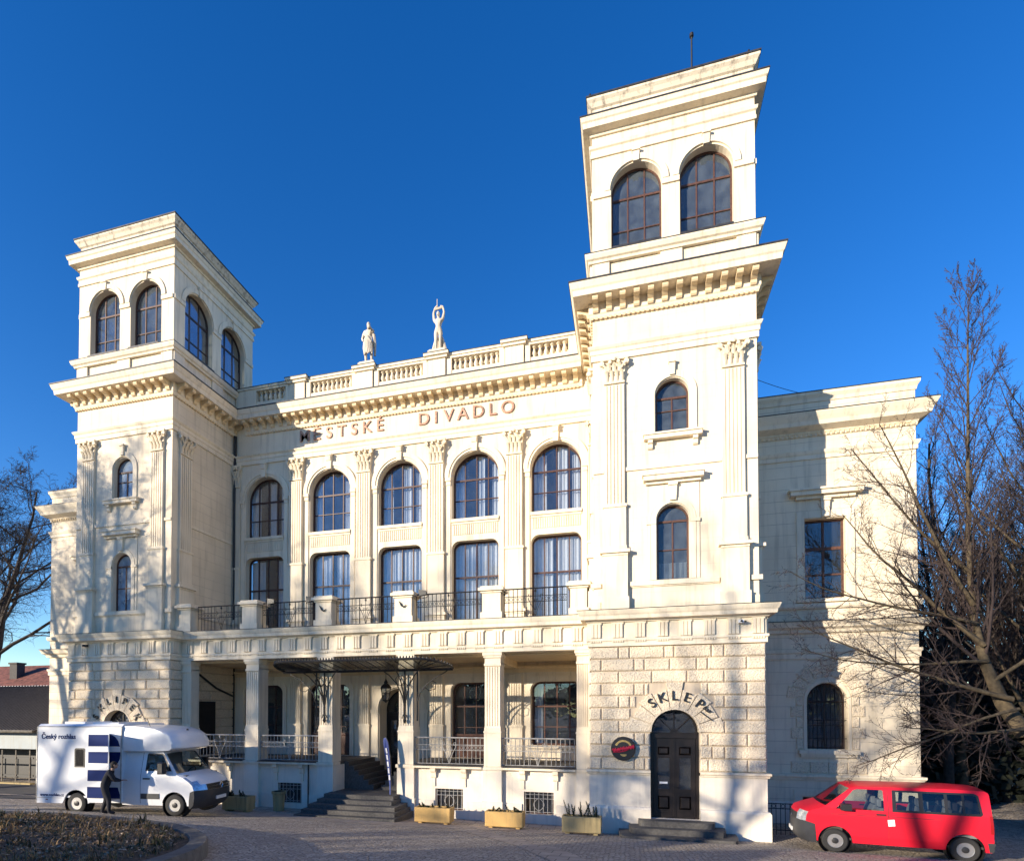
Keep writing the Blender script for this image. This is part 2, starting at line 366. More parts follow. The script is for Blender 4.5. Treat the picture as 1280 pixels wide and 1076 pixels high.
def pilaster(F, u, hw, levels, w, cap=True, loc=None):
    """levels: dict with fluted (z0, z1), plain (z0, z1), pedestal (z0, z1)"""
    G = lambda a, v, d: F(a + u, v, d)
    m = MB(); z0, z1 = levels['fluted']; fluted(m, G, hw, z0, z1, w)
    if 'plain' in levels:
        a, b = levels['plain']; m.ub(G, -hw * 1.06, hw * 1.06, a, b - .08, w - .012, .02); m.ub(G, -hw * 1.16, hw * 1.16, b - .08, b + .02, w - .045, .02)
    if 'pedestal' in levels:
        a, b = levels['pedestal']
        m.ub(G, -hw * 1.2, hw * 1.2, a + .5, b - .22, w - .07, .02); m.ub(G, -hw * 1.32, hw * 1.32, a, a + .5, w - .11, .02)
        m.ub(G, -hw * 1.22, hw * 1.22, b - .22, b - .14, w - .10, .02); m.ub(G, -hw * 1.42, hw * 1.42, b - .14, b - .03, w - .17, .02); m.ub(G, -hw * 1.12, hw * 1.12, b - .03, b + .12, w - .05, .02)
    o = m.build('pilaster', M['trim'], th, loc=loc)
    if cap: capital(G, levels['fluted'][1] + .06, levels['cap'], hw, w, o)
    return o

def keystone(m, F, u, z0, z1, hw, w):
    m.prism([(-hw * .75, z0), (hw * .75, z0), (hw, z1), (-hw, z1)], lambda a, z: F(a + u, z, -w), lambda a, z: F(a + u, z, .02))
    m.ub(F, u - hw * 1.1, u + hw * 1.1, z1 - .09, z1 - .01, -w - .04, .02)

PD, PE = (lambda z: [(-.02, z - .95), (.07, z - .95), (.10, z - .84), (.13, z - .80), (.13, z - .43), (.64, z - .43), (.66, z - .25), (.70, z - .20), (.76, z - .03), (.76, z), (-.02, z + .02)]), \
    (lambda z0, z1: [(-.02, z0), (.06, z0), (.06, z0 + .2), (.09, z0 + .22), (.09, z0 + .36), (.13, z0 + .40), (.165, z1 - .03), (.165, z1), (-.02, z1 + .015)])

# ---- one tower, built round x = 0 and then placed twice
W2, TD = 2.7, 5.35
TX = 11.87
tower = []
def T(o):
    for q in (o if isinstance(o, list) else [o]): q.location = Vector(q.location) + Vector((TX, 0, 0)); tower.append(q)
    return o
F0 = front(0, 0); FR = right_side(W2, TD / 2); FL = left_side(-W2, TD / 2)
sq = lambda e=0: [(-W2 - e, -e), (W2 + e, -e), (W2 + e, TD), (-W2 - e, TD)]
# body
m = MB(); m.slab(rect(-W2, W2, 7.70, 19.26), [archpts(.55, 13.92, 15.25), archpts(.53, 8.78, 10.87)], 0, .4, F0); T(m.build('wall', M['ashlar'], th))
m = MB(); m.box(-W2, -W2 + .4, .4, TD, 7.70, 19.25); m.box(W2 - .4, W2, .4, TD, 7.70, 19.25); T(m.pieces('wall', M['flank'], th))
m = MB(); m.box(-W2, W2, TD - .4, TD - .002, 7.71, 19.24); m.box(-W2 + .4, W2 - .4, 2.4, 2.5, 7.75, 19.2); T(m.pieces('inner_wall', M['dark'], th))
# belvedere
hs = [archpts(.865, 20.75, 22.88, cu=c) for c in (-1.165, 1.165)]
m = MB(); m.slab(rect(-W2, W2, 19.27, 25.05), hs, 0, .35, F0)
SD = TD / 2 - .35
m.slab(rect(-SD, SD, 19.272, 25.05), hs, 0, .35, FR); m.slab(rect(-SD, SD, 19.272, 25.05), hs, 0, .35, FL)
m.box(-W2, W2, TD - .35, TD, 19.27, 25.05); T(m.build('belvedere_wall', M['stucco'], th))
m = MB(); m.box(-W2 + .36, W2 - .36, .36, TD - .36, 20.3, 20.4); T(m.build('belvedere_floor', M['floor'], th))
m = MB(); m.box(-W2 + .1, W2 - .1, .1, TD - .1, 25.06, 25.12); T(m.build('belvedere_ceiling', M['curtain'], th))
# belvedere windows
for k, F in enumerate((F0, FR, FL)):
    for c in (-1.165, 1.165):
        G = (lambda F, c: lambda u, v, w: F(u + c, v, w))(F, c)
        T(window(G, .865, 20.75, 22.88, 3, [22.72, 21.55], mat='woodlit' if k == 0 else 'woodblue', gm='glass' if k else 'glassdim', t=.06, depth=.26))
    m = MB()
    for c in (-1.165, 1.165):
        m.slab(ringpts(.90, 1.10, 22.90, cu=c), [], -.06, .02, F); keystone(m, F, c, 23.72, 24.16, .13, .10)
    for a, b in ((-2.66, -2.04), (-.29, .29), (2.04, 2.66)): m.ub(F, a, b, 22.70, 22.88, -.055, .02)
    for a, b in ((-2.7, -2.1), (-.36, .36), (2.1, 2.7)): m.ub(F, a, b, 19.30, 20.32, -.075 - .003 * k, .02)
    T(m.pieces('arch_surround', M['trim'], th))
    m = MB()
    for c in (-1.165, 1.165): m.ub(F, c - .84, c + .84, 20.60, 20.74, -.16, .25)
    T(m.pieces('window_sill', M['lead'], th))
m = MB()
m.sweep(sq(), [(-.02, 20.28), (.12, 20.28), (.14, 20.36), (.2, 20.40), (.25, 20.52), (.25, 20.57), (-.02, 20.59)], True)
m.sweep(sq(), [(-.02, 24.2), (.05, 24.2), (.05, 24.33), (.03, 24.35), (.03, 24.48), (.08, 24.52), (.10, 24.62), (-.02, 24.64)], True)
m.sweep(sq(), [(-.02, 24.98), (.06, 24.98), (.08, 25.06), (.30, 25.10), (.31, 25.28), (.35, 25.32), (.385, 25.44), (.385, 25.46), (-.3, 25.48)], True)
T(m.pieces('belvedere_cornice', M['trim'], th))
m = MB(); m.sweep(sq(-.02), [(-.3, 25.46), (.02, 25.46), (.02, 25.60), (.0, 25.62), (.0, 26.04), (.06, 26.08), (.12, 26.2), (.186, 26.28), (.186, 26.36), (-.3, 26.37)], True)
T(m.build('parapet', M['parapet'], th))
m = MB(); m.sweep(sq(-.02), [(-.32, 26.37), (.215, 26.355), (.215, 26.41), (-.32, 26.42)], True)
m.sweep(sq(), [(-.2, 25.475), (.405, 25.455), (.405, 25.50), (-.2, 25.51)], True)
m.box(-W2 + .2, W2 - .2, .2, TD - .2, 26.0, 26.1)
m.sweep(sq(), [(-.02, 19.266), (.785, 19.248), (.785, 19.296), (-.02, 19.33)], True); m.sweep(sq(), [(-.02, 20.588), (.265, 20.572), (.265, 20.595), (-.02, 20.61)], True)
T(m.pieces('roof_flashing', M['lead'], th))
# main cornice with modillions
m = MB(); m.sweep(sq(), PE(16.75, 17.25), True); T(m.build('architrave', M['trim'], th))
m = MB(); m.sweep(sq(), PD(19.25), True); cor = T(m.build('cornice', M['trim'], th))
def modillions(m, F, u0, u1, zt, step=.47):
    n = int((u1 - u0) / step); 
    for k in range(n + 1):
        u = (u0 + u1) / 2 - n * step / 2 + k * step
        scroll(m, lambda a, v, w: F(a + u, v, w - .12), -.098, .098, zt - .80, zt - .435, .44)
    return
def dentils(F, u0, u1, zt, parent, z0=.99, z1=.90):
    q = int((u1 - u0) / .16); p = [(u1 + .045, zt - z1 + .02), (u0 - .045, zt - z1 + .02)]
    for k in range(q + 1):
        u = u0 + (u1 - u0) * k / q; p += [(u - .045, zt - z0), (u + .045, zt - z0)]
        if k < q: p += [(u + .045, zt - z1), (u0 + (u1 - u0) * (k + 1) / q - .045, zt - z1)]
    m = MB(); m.slab(p, [], -.085, 0, F); return m.build('dentil_trim', M['ochre'], parent)
m = MB(); modillions(m, F0, -W2 - .02, W2 + .02, 19.25); modillions(m, FR, -W2 + .2, W2 - .5, 19.25); modillions(m, FL, -W2 + .5, W2 - .2, 19.25)
m.pieces('modillion', M['ochre'], cor)
dentils(F0, -W2 - .02, W2 + .02, 19.25, cor); dentils(FR, -W2 + .2, W2 - .5, 19.25, cor); dentils(FL, -W2 + .5, W2 - .2, 19.25, cor)
# pilasters: two on the front, one near the front on each flank
LV = dict(fluted=(11.5, 15.82), plain=(9.95, 11.5), pedestal=(7.73, 9.92), cap=16.74)
for u in (-1.95, 1.95): T(pilaster(F0, u, .36, LV, -.10))
for F, u in ((FR, -1.95), (FL, 1.95)): T(pilaster(F, u, .36, LV, -.10))
# small windows and their surrounds
small_windows = []
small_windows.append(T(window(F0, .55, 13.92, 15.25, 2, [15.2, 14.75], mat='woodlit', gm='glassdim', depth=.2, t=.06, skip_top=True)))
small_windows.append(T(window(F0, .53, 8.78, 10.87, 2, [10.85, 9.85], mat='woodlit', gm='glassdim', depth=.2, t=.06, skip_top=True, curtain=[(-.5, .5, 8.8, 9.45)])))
m = MB()
m.slab([(.8, 13.9), (.8, 15.25)] + [(.8 * cos(pi * k / 20), 15.25 + .8 * sin(pi * k / 20)) for k in range(21)] + [(-.8, 13.9), (-.585, 13.9)] + [(-.585 * cos(pi * k / 20), 15.25 + .585 * sin(pi * k / 20)) for k in range(21)] + [(.585, 13.9)], [], -.05, .02, F0)
keystone(m, F0, 0, 15.87, 16.38, .11, .11)
m.ub(F0, -.95, .95, 13.66, 13.80, -.2, .02); m.ub(F0, -.98, .98, 13.80, 13.86, -.24, .02)
for s in (-.74, .74): scroll(m, F0, s - .08, s + .08, 13.36, 13.655, .16)
m.slab([(.74, 8.78), (.74, 10.87)] + [(.74 * cos(pi * k / 20), 10.87 + .74 * sin(pi * k / 20)) for k in range(21)] + [(-.74, 8.78), (-.56, 8.78)] + [(-.56 * cos(pi * k / 20), 10.87 + .56 * sin(pi * k / 20)) for k in range(21)] + [(.56, 8.78)], [], -.05, .02, F0)
m.slab(rect(-.86, .86, 8.78, 12.08), [archpts(.75, 8.775, 10.87)], -.03, .02, F0)
keystone(m, F0, 0, 11.5, 12.1, .14, .12)
m.ub(F0, -.90, .90, 12.1, 12.2, -.13, .02); m.ub(F0, -.98, .98, 12.2, 12.36, -.26, .02); m.ub(F0, -1.02, 1.02, 12.36, 12.42, -.3, .02)
for s in (-1, 1): m.ub(F0, s * .56, s * .88, 10.72, 10.84, -.07, .02)
m.ub(F0, -1.47, 1.47, 8.60, 8.76, -.08, .02); m.ub(F0, -1.47, 1.47, 8.56, 8.60, -.04, .02)
m.ub(F0, -1.58, 1.58, 12.69, 12.82, -.05, .02)
for s in (-1, 1):
    m.ub(F0, min(s * 2.32, s * 2.695), max(s * 2.32, s * 2.695), 12.69, 12.82, -.05, .02); m.ub(F0, min(s * 2.44, s * 2.80), max(s * 2.44, s * 2.80), 8.60, 8.76, -.08, .02)
    m.ub(F0, min(s * 2.46, s * 2.71), max(s * 2.46, s * 2.71), 7.74, 8.1, -.05, .02)
for F in (FR, FL): m.ub(F, -2.3, 2.5, 12.69, 12.82, -.04, .02); m.ub(F, -2.3, 2.5, 8.60, 8.72, -.06, .02)
T(m.pieces('window_surround', M['trim'], th))
# doric entablature above the ground storey
ENT = [(-.02, 6.50), (.20, 6.50), (.20, 6.66), (.24, 6.70), (.24, 6.77), (.17, 6.79), (.17, 7.33), (.24, 7.34), (.28, 7.40), (.44, 7.42), (.46, 7.54), (.50, 7.60), (.54, 7.70), (.54, 7.73), (-.02, 7.74)]
def triglyphs(m, F, us, w=-.17):
    for u in us:
        m.ub(F, u - .18, u + .18, 6.80, 7.32, w - .035, w + .01)
        for k in (-1, 0, 1): m.ub(F, u + k * .12 - .042, u + k * .12 + .042, 6.80, 7.29, w - .065, w - .034)
        m.ub(F, u - .2, u + .2, 7.27, 7.33, w - .06, w)
        for k in range(5): m.ub(F, u - .16 + .08 * k - .022, u - .16 + .08 * k + .022, 6.63, 6.695, w - .068, w - .03)
m = MB(); m.sweep(sq(), ENT, True); o = T(m.build('entablature', M['trim'], th))
m = MB(); triglyphs(m, F0, [-2.62 + .7486 * k for k in range(8)]); triglyphs(m, FR, [-2.6]); triglyphs(m, FL, [2.6])
m.pieces('triglyph', M['trim'], o)
m = MB(); m.sweep(sq(), [(-.02, 7.738), (.555, 7.731), (.555, 7.752), (-.02, 7.775)], True); m.build('roof_flashing', M['lead'], o)
# rusticated ground storey
FB = front(0, -.10)
ZC, RO = 3.52, .80
m = MB(); m.slab([(RO, 2.15), (2.80, 2.15), (2.80, 6.52), (-2.80, 6.52), (-2.80, 2.15), (-RO, 2.15)] + [(-RO * cos(pi * k / 20), ZC + RO * sin(pi * k / 20)) for k in range(21)], [], 0, .45, FB); T(m.build('wall', M['joint'], th))
m = MB(); m.box(-2.80, -2.4, .352, TD, 2.15, 6.52); m.box(2.4, 2.80, .352, TD, 2.15, 6.52); T(m.pieces('wall', M['joint'], th))
RA, RB, RC_ = [-1.84, -1.47, -.32, 0, 1.19, 1.58], [-2.44, -1.32, -.98, -.14, .72, 1.07, 2.28], [-1.84, -.73, .41, 1.58]
m = MB(); ch = .428; zb = 2.215
rows = [RC_ if k % 4 == 3 else (RA if k % 2 else RB) for k in range(10)]
rows[7] = RC_; rows[9] = RA
rnd = random.Random(4)
for k in range(10):
    a, b = zb + k * ch, zb + (k + 1) * ch - .03
    js = [-2.86] + rows[k] + [2.86]
    lim = 0
    if a < ZC - .2: lim = RO + .02
    elif a < ZC + 1.5: lim = sqrt(max(0, 1.52 ** 2 - max(0, a - ZC) ** 2)) if a > ZC else 1.2
    for q in range(len(js) - 1):
        u0, u1 = js[q] + .012, js[q + 1] - .012
        for s0, s1 in (((u0, u1),) if lim == 0 else ((u0, min(u1, -lim)), (max(u0, lim), u1))):
            if s1 - s0 > .12: m.bevbox(FB, s0, s1, a, b, -.06 - rnd.random() * .016, .02, .04)
    for F, sg in ((right_side(2.80, 0), 1), (left_side(-2.80, 0), -1)):
        js = [-.16, .55, 1.7, 3.0, 4.2, 5.3] if k % 2 else [-.16, 1.1, 2.3, 3.6, 4.8, 5.3]
        for q in range(5):
            u0, u1 = js[q] + (.012 if q else .062), js[q + 1] - .012
            if sg < 0: u0, u1 = -u1, -u0
            m.bevbox(F, u0, u1, a, b, -.058 - rnd.random() * .01, .02, .028)
nv = 9
for k in range(nv):
    a0, a1 = pi * k / nv + .012, pi * (k + 1) / nv - .012
    r1 = 1.72 if k == 4 else (1.46 if k % 2 else 1.55)
    q = [(r * cos(t), ZC + r * sin(t)) for r, t in ((.84, a0), (r1, a0), (r1, a1), (.84, a1))]
    m.prism(q, lambda a, z: FB(a, z, -.075), lambda a, z: FB(a, z, .02))
m.slab(ringpts(.765, .83, ZC), [], -.09, .3, FB)
T(m.build('stone_cladding', M['rustic'], th))
# plinth
pl = [(-2.86, -.16), (2.86, -.16), (2.86, TD), (-2.86, TD)]
m = MB()
FP = front(0, -.16); m.slab([(-2.86, -.6), (2.86, -.6), (2.86, 2.04), (.8, 2.04), (.8, .55), (-.8, .55), (-.8, 2.04), (-2.86, 2.04)], [], 0, .4, FP)
m.box(-2.86, -2.4, .242, TD, -.6, 2.04); m.box(2.4, 2.86, .242, TD, -.6, 2.04)
for s in (-1, 1): m.sweep([(.80 * s, -.16), (2.86 * s, -.16), (2.86 * s, TD)][::s], [(-.02, -.6), (.10, -.6), (.10, .86), (.06, .93), (-.02, .95)])
T(m.build('plinth', M['plinth'], th))
m = MB()
for s in (-1, 1): m.sweep([(.80 * s, -.16), (2.86 * s, -.16), (2.86 * s, TD)][::s], [(-.02, 2.03), (.05, 2.03), (.07, 2.09), (.11, 2.12), (.11, 2.19), (-.02, 2.20)])
T(m.pieces('string_course', M['trim'], th))
# cellar door
FD = front(0, .12)
m = MB(); m.slab(archpts(.80, .56, ZC), [archpts(.70, .55, ZC), ], 0, .12, FD); m.ub(FD, -.72, .72, 3.30, 3.46, -.03, .1)
m.ub(FD, -.74, .74, 3.46, 3.50, -.06, .1)
for t in (pi / 4, pi / 2, 3 * pi / 4): m.tube([FD(.12 * cos(t), 3.5 + .12 * sin(t), .05), FD(.72 * cos(t), 3.5 + .72 * sin(t), .05)], .02, 5)
m.lathe([(.13, 0), (.13, .05), (.01, .06)], FD(0, 3.5, .0), 12, 'y')
dr = T(m.build('door', M['door'], th))
m = MB(); m.slab([(.70 * cos(pi * k / 20), 3.5 + .72 * sin(pi * k / 20)) for k in range(21)], [], .07, .08, FD); m.build('fanlight_pane', M['glass'], dr)
for s in (-1, 1):
    m = MB(); U = lambda a, b: (min(s * a, s * b), max(s * a, s * b))
    m.slab(rect(*U(.01, .69), .57, 3.29), [rect(*U(.16, .54), 2.72, 3.0), rect(*U(.16, .54), 1.55, 2.62), rect(*U(.16, .54), .85, 1.3)], .03, .09, FD)
    m.bevbox(FD, *U(.19, .51), 2.75, 2.97, .035, .08, .03); m.bevbox(FD, *U(.19, .51), .88, 1.27, .035, .08, .03); m.ub(FD, *U(.1, .6), .62, .78, .015, .04)
    m.ub(FD, *U(.0, .04), .6, 3.28, .0 + (.004 if s > 0 else 0), .05)
    lf = m.build('door_leaf', M['door'], dr)
    m = MB(); m.ub(FD, *U(.15, .55), 1.54, 2.63, .07, .078); m.build('door_pane', M['glass'], lf)
    if s < 0: m = MB(); m.ub(FD, -.49, -.22, 1.72, 1.79, .062, .068); m.build('paper_notice', M['curtain'], lf)
m = MB(); m.tube([FD(.05, 1.6, .0), FD(.05, 1.62, -.06), FD(.14, 1.62, -.06)], .012, 5); m.build('door_handle', M['iron'], dr)
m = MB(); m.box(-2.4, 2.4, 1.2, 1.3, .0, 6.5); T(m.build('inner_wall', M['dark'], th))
# cellar steps
for k, (hw, dp) in enumerate(((1.86, 1.15), (1.52, .80), (1.22, .45))):
    z1 = .19 * (k + 1); z0 = z1 - .19 if k else -.3
    pts = [(hw, 0)] + [(hw * (1 - .12 * (1 - cos(t))), -dp * sin(t) ** .7) for t in [pi / 2 * q / 8 for q in range(9)][1:]]
    hh = [(-hw, 0)] + [(-x, y) for x, y in pts[1:-1]] + [(-hw * .86, -dp), (hw * .86, -dp)] + [(x, y) for x, y in pts[1:-1]][::-1] + [(hw, 0)]
    m = MB(); m.prism([(x, y - .24) for x, y in hh], lambda x, y: (x, y, z0), lambda x, y: (x, y, z1 - .03 if 0 else z1)); 
    T(m.build('step', M['steps'], th))
# both towers; the left one's small windows get painted reflections: pale panes, white sheets
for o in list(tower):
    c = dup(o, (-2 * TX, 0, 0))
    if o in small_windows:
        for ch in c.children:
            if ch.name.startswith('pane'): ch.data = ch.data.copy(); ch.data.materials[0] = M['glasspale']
        m = MB(); z0, z1, h = ((13.95, 15.6, .5), (8.82, 11.2, .48))[small_windows.index(o)]
        n_ = 24; vs = []
        for i in range(n_ + 1):
            u = -h + 2 * h * i / n_; w = .275 + .012 * sin(u * 30); zt = z1 if abs(u) < .3 else z1 - .25; vs += [(u, w, z0), (u, w, zt)]
        m.add(vs, [(2 * i, 2 * i + 2, 2 * i + 3, 2 * i + 1) for i in range(n_)]); m.build('curtain', M['curtain'], c, smooth=60)  # white sheet standing in for the bright reflection

# ---- centre block
CX, CY = 9.17, 4.0
FC = front(0, CY); BAY = 3.67; bays = [BAY * k for k in (-2, -1, 0, 1, 2)]
holes = [archpts(1.1, 13.02, 14.95, cu=b) for b in bays] + [roundtop(1.1, 7.75, 12.0, .35, cu=b) for b in bays]
holes += [roundtop(1.1, 2.75, 5.53, .4, cu=bays[0]), roundtop(1.1, 2.12, 5.53, .4, cu=bays[1]), archpts(1.02, .92, 4.30, cu=0), roundtop(1.1, 2.12, 5.53, .4, cu=bays[3]), roundtop(1.1, 2.75, 5.53, .4, cu=bays[4])]
m = MB(); m.slab(rect(-CX, CX, -.4, 19.24), holes, 0, .45, FC); m.build('wall', M['stucco'], th)
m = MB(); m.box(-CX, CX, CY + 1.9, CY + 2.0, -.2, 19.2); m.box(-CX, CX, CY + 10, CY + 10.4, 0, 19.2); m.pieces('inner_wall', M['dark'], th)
m = MB()
for z in (7.4, 12.4): m.box(-CX, CX, CY + .46, CY + 1.9, z, z + .15)
m.pieces('inner_floor', M['dark'], th)
m = MB(); m.box(-CX, CX, CY + .02, CY + 10, 19.245, 19.30); m.box(-14, 14, 5.5, 17, 19.3, 19.36)
m.prism([(-9, 19.36), (9, 19.36), (6, 20.3), (-6, 20.3)], lambda x, z: (x, 7.5, z), lambda x, z: (x, 16.5, z)); m.build('roof', M['lead'], th)
for i, b in enumerate(bays):
    G = front(b, CY)
    window(G, 1.1, 13.02, 14.95, 4, [14.88, 13.95], mat='wood', depth=.3, curtain=[(-1.08, -.5, 13.05, 15.7), (-.02, .45, 13.05, 16.0), (.62, 1.06, 13.05, 15.6)] if i != 1 else [(-1.08, -.6, 13.05, 15.7), (.5, 1.06, 13.05, 15.6)])
    window(G, 1.1, 7.75, 12.0, 4, [10.38], 'round', mat='wood', depth=.3, curtain=[(-1.06, -.12, 7.8, 11.96), (.0, 1.06, 7.8, 11.96)] if i else [(-1.06, -.3, 7.8, 11.9), (.4, 1.06, 7.8, 11.9)])
m = MB()
for b in bays:
    G = front(b, CY)
    m.slab(ringpts(1.14, 1.24, 14.95), [], -.05, .02, G); m.slab(ringpts(1.243, 1.44, 14.95), [], -.09, .02, G)
    keystone(m, G, 0, 16.0, 16.74, .15, .17); scroll(m, G, -.12, .12, 16.05, 16.62, .22)
    for s in (-1, 1):
        U = lambda a, c: (min(s * a, s * c), max(s * a, s * c))
        m.ub(G, *U(1.13, 1.40), 14.78, 14.93, -.12, .02); m.ub(G, *U(1.15, 1.36), 14.60, 14.78, -.08, .02); m.ub(G, *U(1.16, 1.35), 7.76, 14.60, -.045, .02)
    m.ub(G, -1.12, 1.12, 12.86, 13.0, -.10, .30); m.ub(G, -1.1, 1.1, 12.76, 12.86, -.04, .02)
    for k in range(21): m.ub(G, -1.02 + .102 * k - .033, -1.02 + .102 * k + .033, 12.28, 12.74, -.03, .02)
m.pieces('arch_surround', M['trim'], th)
LC = dict(fluted=(11.5, 15.62), plain=(8.7, 11.5), pedestal=(7.73, 8.75), cap=16.74)
for u in (-5.505, -1.835, 1.835, 5.505): pilaster(FC, u, .37, LC, -.16)
for u in (-8.93, 8.93): pilaster(FC, u, .2, LC, -.12)
cpath = [(-8.5, CY), (8.5, CY)]
m = MB(); m.sweep(cpath, [(o, z - .006) for o, z in PD(19.25)]); cor = m.build('cornice', M['trim'], th)
m = MB(); m.sweep([(-CX + .15, CY), (CX - .15, CY)], [(o + .02, z - .004) for o, z in PE(16.75, 17.22)]); m.build('architrave', M['trim'], th)
m = MB(); modillions(m, FC, -8.3, 8.3, 19.244); m.pieces('modillion', M['ochre'], cor); dentils(FC, -8.3, 8.3, 19.244, cor)
m = MB(); m.sweep(cpath, [(-.02, 19.26), (.785, 19.24), (.785, 19.29), (-.02, 19.32)]); m.build('roof_flashing', M['lead'], th)
# roof balustrade
BY = 4.2; FBAL = front(0, BY)
peds = [-7.9 - .0, -5.505, -1.835, 1.835, 5.505, 7.9]
m = MB(); m.box(-CX, CX, BY - .16, BY + .16, 19.3, 19.98); m.box(-CX, CX, BY - .2, BY + .2, 20.54, 20.64); m.box(-CX, CX, BY - .25, BY + .25, 20.64, 20.745)
for u in peds[1:-1]:
    m.box(u - .42, u + .42, BY - .26, BY + .26, 19.32, 20.57); m.box(u - .52, u + .52, BY - .34, BY + .34, 20.57, 20.69); m.box(u - .60, u + .60, BY - .42, BY + .42, 20.69, 20.805)
    for s in (-1, 1): m.box(u + s * .58 - .12, u + s * .58 + .12, BY - .19, BY + .19, 19.31, 20.56)
for s in (-1, 1): m.box(min(s * 7.9, s * 9.1), max(s * 7.9, s * 9.1), BY - .21, BY + .21, 19.31, 20.56)
bal = m.build('balustrade', M['trim'], th)
m = MB(); m.box(-CX, CX, BY - .27, BY + .27, 20.748, 20.775)
for u in peds[1:-1]: m.box(u - .62, u + .62, BY - .44, BY + .44, 20.808, 20.832)
m.pieces('coping_flashing', M['lead'], bal)
m = MB(); m.lathe([(.10, 0), (.10, .07), (.06, .09), (.055, .12), (.10, .22), (.105, .29), (.07, .42), (.045, .5), (.06, .54), (.05, .57), (.10, .60), (.10, .69)], (0, 0, 0), 10)
bp = m.build('baluster', M['trim'], bal, smooth=50); first = True
q_ = MB(); q_.box(-CX + .05, CX - .05, BY + .30, BY + .42, 19.4, 20.60); q_.build('parapet_backing', M['ochre'], th)
for a, b in zip(peds[:-1], peds[1:]):
    bp.scale = (1, 1, .82)
    a2, b2 = a + (.72 if a in peds[1:-1] else .05), b - (.72 if b in peds[1:-1] else .05); n = max(2, int((b2 - a2) / .235))
    for k in range(n):
        loc = (a2 + (b2 - a2) * (k + .5) / n, BY, 19.98)
        if first: bp.location = loc; first = False
        else: c = bp.copy(); COL.objects.link(c); c.parent = bal; c.location = loc

# ---- porch and balcony
PY = .5; FPO = front(0, PY); px_ = [-5.33, -1.78, 1.78, 5.33]
PE_ = 8.99
ppath = [(-PE_, PY), (PE_, PY)]
m = MB(); m.sweep(ppath, [(o * .9 - .12 if o > .16 else o - .1, z - .012) for o, z in ENT]); m.box(-PE_, PE_, PY + .09, PY + .5, 6.48, 7.70)
ent = m.build('porch_entablature', M['trim'], th)
m = MB(); triglyphs(m, lambda u, v, w: FPO(u, v, w), [-8.55 + .743 * k for k in range(24)], -.036); m.pieces('triglyph', M['trim'], ent)
m = MB(); m.sweep(ppath, [(-.02, 7.725), (.382, 7.72), (.382, 7.742), (-.02, 7.76)]); m.box(-PE_, PE_, PY + .02, CY, 7.70, 7.745); m.build('balcony_deck', M['lead'], th)
m = MB(); m.box(-PE_, PE_, PY + .5, CY - .002, 6.40, 6.9)
for u in px_: m.box(u - .3, u + .3, PY + .5, CY - .01, 6.12, 6.41)
m.sweep([(-PE_, CY), (PE_, CY)], [(-.02, 5.95), (.06, 5.95), (.08, 6.1), (.14, 6.16), (.14, 6.24), (-.02, 6.25)]); m.build('porch_ceiling', M['ochre'], th)
m = MB()
LP = [x for x in px_] + [-8.75, 8.75]
pm = []
for i, u in enumerate(LP):
    hw = .31 if i < 4 else .235
    q = MB(); G = front(u, PY)
    q.ub(G, -hw, hw, 2.14, 6.10, .03, .66 if i < 4 else .5); q.ub(G, -hw - .02, hw + .02, 2.13, 3.40, -.03, .68 if i < 4 else .52)
    q.ub(G, -hw - .035, hw + .035, 3.40, 3.47, -.05, .69 if i < 4 else .53); q.ub(G, -hw - .01, hw + .01, 3.47, 3.60, -.03, .67 if i < 4 else .51)
    p = 2 * hw / 6
    for k in range(6): q.ub(G, -hw + p * (k + .5) - p * .33, -hw + p * (k + .5) + p * .33, 3.66, 5.94, 0, .04)
    q.ub(G, -hw, hw, 3.60, 3.66, 0, .04)
    q.ub(G, -hw - .02, hw + .02, 5.97, 6.06, -.03, .68 if i < 4 else .5); q.ub(G, -hw - .0, hw + .0, 6.06, 6.28, .01, .66 if i < 4 else .49)
    q.ub(G, -hw - .04, hw + .04, 6.28, 6.36, -.05, .7 if i < 4 else .5); q.ub(G, -hw - .07, hw + .07, 6.36, 6.475, -.09, .73 if i < 4 else .52)
    q.build('porch_pillar', M['trim'], th)
# porch base wall with sills, grated cellar windows
FBW = front(0, PY + .12)
cell = [rect(2.98, 4.12, .36, 1.2), rect(6.52, 7.64, .36, 1.2), rect(-4.12, -2.98, .36, 1.2), rect(-7.64, -6.52, .36, 1.2)]
m = MB(); m.slab(rect(-PE_, -1.5, -.5, 2.0), cell[2:], 0, .4, FBW); m.slab(rect(1.5, PE_, -.5, 2.0), cell[:2], 0, .4, FBW)
for u in LP:
    hw = .36 if abs(u) < 8 else .26
    m.box(u - hw, u + hw, PY - .04, PY + .5, -.5, 2.0); m.box(u - hw - .04, u + hw + .04, PY - .09, PY + .5, -.5, .80)
for a, b in ((-8.45, -5.72), (-4.94, -2.2), (2.2, 4.94), (5.72, 8.45)):
    for q0, q1 in ((a, (a + b) / 2 - .64), ((a + b) / 2 + .64, b)): m.box(q0, q1, PY + .06, PY + .3, -.5, .74)
for s in (-1, 1): m.box(min(s * 1.40, s * 1.49), max(s * 1.40, s * 1.49), PY + .11, CY, -.3, 1.99)
m.pieces('porch_base', M['plinth'], th)
m = MB(); 
for u in LP: m.box(u - (.4 if abs(u) < 8 else .28), u + (.4 if abs(u) < 8 else .28), PY - .10, PY + .5, 2.0, 2.125)
for a, b in ((-8.47, -5.73), (-4.93, -2.18), (2.18, 4.93), (5.73, 8.47)):
    m.box(a, b, PY - .14, PY + .55, 2.02, 2.10)
    for u in (a + .75, b - .75): scroll(m, FBW, u - .1, u + .1, 1.62, 2.015, .2); m.ub(FBW, u - .06, u + .06, 1.3, 1.62, -.05, .02)
m.pieces('porch_sill', M['trim'], th)
m = MB()
